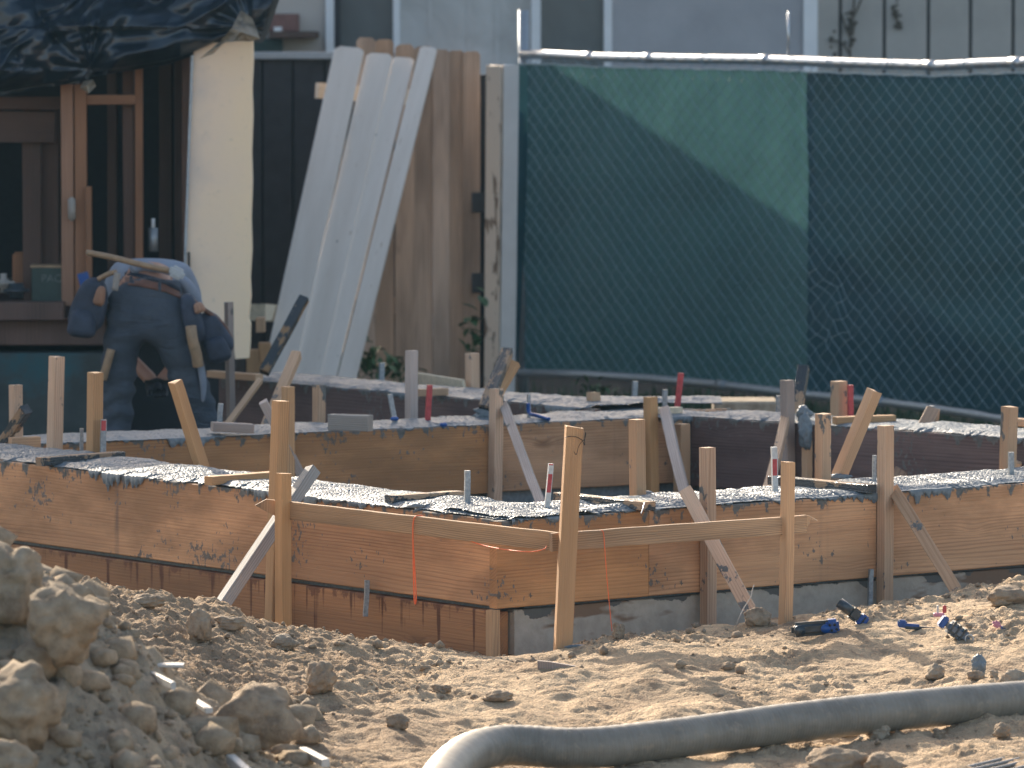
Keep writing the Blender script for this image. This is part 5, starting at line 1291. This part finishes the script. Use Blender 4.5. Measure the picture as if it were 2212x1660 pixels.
# shirt, riding up the back
setm(skin('shirt', [(322, 598, Y0 + .26, .132), (325, 608, Y0 + .46, .132), (258, 612, Y0 + .5, .078), (236, 660, Y0 + .52, .066), (398, 616, Y0 + .5, .080), (420, 680, Y0 + .52, .068)], [(0, 1), (1, 2), (2, 3), (1, 4), (4, 5)], M_shirt, W, 2), M_shirt)
setm(skin('shirt_tail', [(282, 585, Y0 + .12, .035), (300, 572, Y0 + .16, .03), (345, 583, Y0 + .12, .014), (378, 592, Y0 + .1, .014), (400, 612, Y0 + .1, .030), (418, 640, Y0 + .12, .034), (428, 672, Y0 + .14, .030)], [(i, i + 1) for i in range(6)], M_shirt, W, 2), M_shirt)
setm(skin('rag', [(432, 780, Y0 - .04, .014), (436, 805, Y0 - .04, .018), (440, 835, Y0 - .04, .016), (438, 870, Y0 - .03, .008)], [(0, 1), (1, 2), (2, 3)], M_shirt, W, 1), M_shirt)
# cap and hair
setm(skin('hair', [(331, 690, Y0 + .78, .088), (331, 712, Y0 + .76, .07)], [(0, 1)], M_hair, W, 2), M_hair)
# gloved hands with fingers
for sx, hu in ((-1, 332), (1, 348)):
    nd = [(hu, 822, Y0 + .41, .034), (hu + sx * 2, 836, Y0 + .38, .036)]; ed_ = [(0, 1)]
    for q in range(4):
        i = len(nd); u_ = hu + (q - 1.5) * 7
        nd += [(u_, 846, Y0 + .36, .010), (u_, 854 - abs(q - 1.5), Y0 + .33, .009), (u_, 857, Y0 + .30, .008)]; ed_ += [(1, i), (i, i + 1), (i + 1, i + 2)]
    i = len(nd); nd += [(hu - sx * 12, 834, Y0 + .35, .011), (hu - sx * 15, 843, Y0 + .32, .009)]; ed_ += [(0, i), (i, i + 1)]
    setm(skin('glove', nd, ed_, M_glove, W, 1), M_glove)
# boots
for fu in (252, 472):
    p = Pd(fu, 1050, Y0); bm_obj('boot', rbox(.10, .27, .09, .45, 4), M_belt, W, T(p.x, p.y + .04, .145), True)
# belt and waistband rings
def ring(name, cu, cv_, cy, rx, ry, h, tiltz, mat, th=.006, slope=.12):
    c = Pd(cu, cv_, cy); n = 48; V = []; Fc = []
    for k, (dz_, rr) in enumerate(((-h / 2, 0), (h / 2, 0), (h / 2, th), (-h / 2, th))):
        for q in range(n):
            a = 6.283 * q / n; x = math.cos(a) * (rx + rr); y = math.sin(a) * (ry + rr)
            V.append(c + Vector((x, y, dz_ - x * slope + y * tiltz)))
    for q in range(n):
        r = (q + 1) % n
        for k in range(4): kk = (k + 1) % 4; Fc.append((k * n + q, k * n + r, kk * n + r, kk * n + q))
    return poly(name, V, Fc, mat, W, True)
from mathutils.bvhtree import BVHTree
def bvh(o): return BVHTree.FromPolygons([v.co.copy() for v in o.data.vertices], [tuple(p.vertices) for p in o.data.polygons])
BV = [bvh(jeans), bvh(b_)]
def surf(u, v, o_=.004):
    d = ray(u, v).normalized(); best = None
    for b in BV:
        h = b.ray_cast(Vector((0, 0, CAMZ)), d)
        if h[0] is not None and (best is None or h[3] < best[1]): best = (h[0] - d * o_, h[3])
    return best[0] if best else None
def band(name, pts, hpx, mat, o_=.005):
    us = np.linspace(pts[0][0], pts[-1][0], 26); rows = []
    for u in us:
        v = np.interp(u, [p[0] for p in pts], [p[1] for p in pts]); r_ = [surf(u, v + k * hpx / 2, o_) for k in (-1, -.4, .4, 1)]
        if all(r_): rows.append(r_)
    V = [p for r_ in rows for p in r_]; V2 = [p + Vector((0, .006, 0)) for p in V]; n = len(rows); m = n * 4
    Fc = [(i * 4 + k, i * 4 + 4 + k, i * 4 + 5 + k, i * 4 + 1 + k) for i in range(n - 1) for k in range(3)]
    Fc += [tuple(reversed([q + m for q in f])) for f in Fc[:]]
    for i in range(n - 1): Fc += [(i * 4, m + i * 4, m + i * 4 + 4, i * 4 + 4), (i * 4 + 3, i * 4 + 7, m + i * 4 + 7, m + i * 4 + 3)]
    return poly(name, V + V2, Fc, mat, W, True)
band('belt', [(228, 606), (262, 606), (310, 612), (360, 624), (402, 642)], 17, M_belt, .006)
band('waistband', [(244, 591), (280, 591), (315, 598), (355, 609), (396, 630)], 9, M_waistb, .008)
for u, v in ((283, 608), (345, 620)):
    p = surf(u, v, .01)
    if p: box('belt_loop', p + Vector((-.006, -.006, -.022)), p + Vector((.006, .004, .022)), M_denim, W, .002)
for u, v in ((278, 672), (350, 680)):
    us_ = [(u - 20 + 40 * a, v - 22 + 46 * b) for a in np.linspace(0, 1, 5) for b in np.linspace(0, 1, 5)]; P_ = [surf(x, y, .005) for x, y in us_]
    if all(P_): poly('back_pocket', P_, [(i * 5 + k, i * 5 + 5 + k, i * 5 + 6 + k, i * 5 + 1 + k) for i in range(4) for k in range(4)], M_denim, W, True)
# tool pouches
def pouch(u, v, wpx, hpx, rot, mat=M_pouch, dy=-.02, seed=3, name='pouch', dep=.09):
    V, Fc = clod_template(4, seed, .16); V = np.sign(V) * np.abs(V) ** .62
    k = F / Y0; V = V / np.abs(V).max(0) * np.array([wpx / 2 / k, dep / 2 + .01, hpx / 2 / k]); V[:, 0] *= 1 - .18 * np.sign(V[:, 2]) * np.abs(V[:, 2]) / (hpx / 2 / k)
    return link(name, mesh_np(name, V, Fc), mat, W, True, T(*Pd(u, v, Y0 + dy)) @ RY(rot))
pouch(194, 660, 76, 125, .28, seed=4); pouch(178, 700, 60, 66, .1, seed=6, dy=-.05); pouch(216, 640, 24, 44, .2, M_stud, -.07, 8, 'leather_pouch', .05)
pouch(416, 690, 46, 116, -.25, seed=5, dy=-.03); pouch(462, 722, 62, 105, -.45, seed=7, dy=.0); pouch(470, 755, 50, 60, -.3, seed=2, dy=-.04); pouch(430, 665, 24, 24, -.3, M_stud, -.09, 9, 'pale_patch', .02)
def htube(name, pts, r, mat, n=10): return tube(name, smoothpath([Pd(*p) for p in pts], 5), r, mat, W, n)
htube('tool_handle', [(187, 546, Y0 + .0), (240, 556, Y0 - .02), (300, 571, Y0 - .03), (365, 585, Y0 - .02)], .013, M_handle)
c = Pd(382, 590, Y0 - .02); bm_obj('tool_head', rbox(.07, .04, .05, .3, 2), M_galvd, W, T(*c) @ RY(.5))
htube('belt_tool', [(212, 604, Y0 - .05), (235, 592, Y0 - .06), (250, 588, Y0 - .08)], .011, M_handle)
htube('hammer_handle', [(264 - 10, 590, Y0 - .1), (248, 628, Y0 - .11)], .014, M_brace)
htube('hammer_handle', [(412, 705, Y0 - .12), (416, 735, Y0 - .13), (424, 765, Y0 - .12), (428, 792, Y0 - .11)], .024, M_handle, 14)
htube('hammer_handle', [(240, 755, Y0 - .08), (232, 785, Y0 - .08), (222, 820, Y0 - .07)], .018, M_handle, 12)
htube('shoulder_strap', [(402, 640, Y0 - .04), (440, 668, Y0 - .04), (480, 700, Y0 - .02), (498, 730, Y0)], .010, M_belt)
for o in list(C.objects):
    if o.get('label') is not None and 'category' not in o and o.parent is None and o.get('kind') is None: print('NOCAT', o.name)
# ------------------------------------------------------------------ thin bluish haze volume, added to lift the dark tones
hz = box('haze', (-40, -3, -1.3), (40, 60, 6.5), None, None, 0)
hm = bpy.data.materials.new('haze_veil'); hm.use_nodes = True; ht = hm.node_tree; ht.nodes.remove(ht.nodes['Principled BSDF'])
pv = ht.nodes.new('ShaderNodeVolumePrincipled'); pv.inputs['Density'].default_value = .00045; pv.inputs['Color'].default_value = (.4, .75, 1, 1)
ht.links.new(pv.outputs[0], ht.nodes['Material Output'].inputs['Volume']); hz.data.materials.append(hm)
tag(hz, 'thin bluish haze added over the building site to lift the dark tones', kind='stuff')
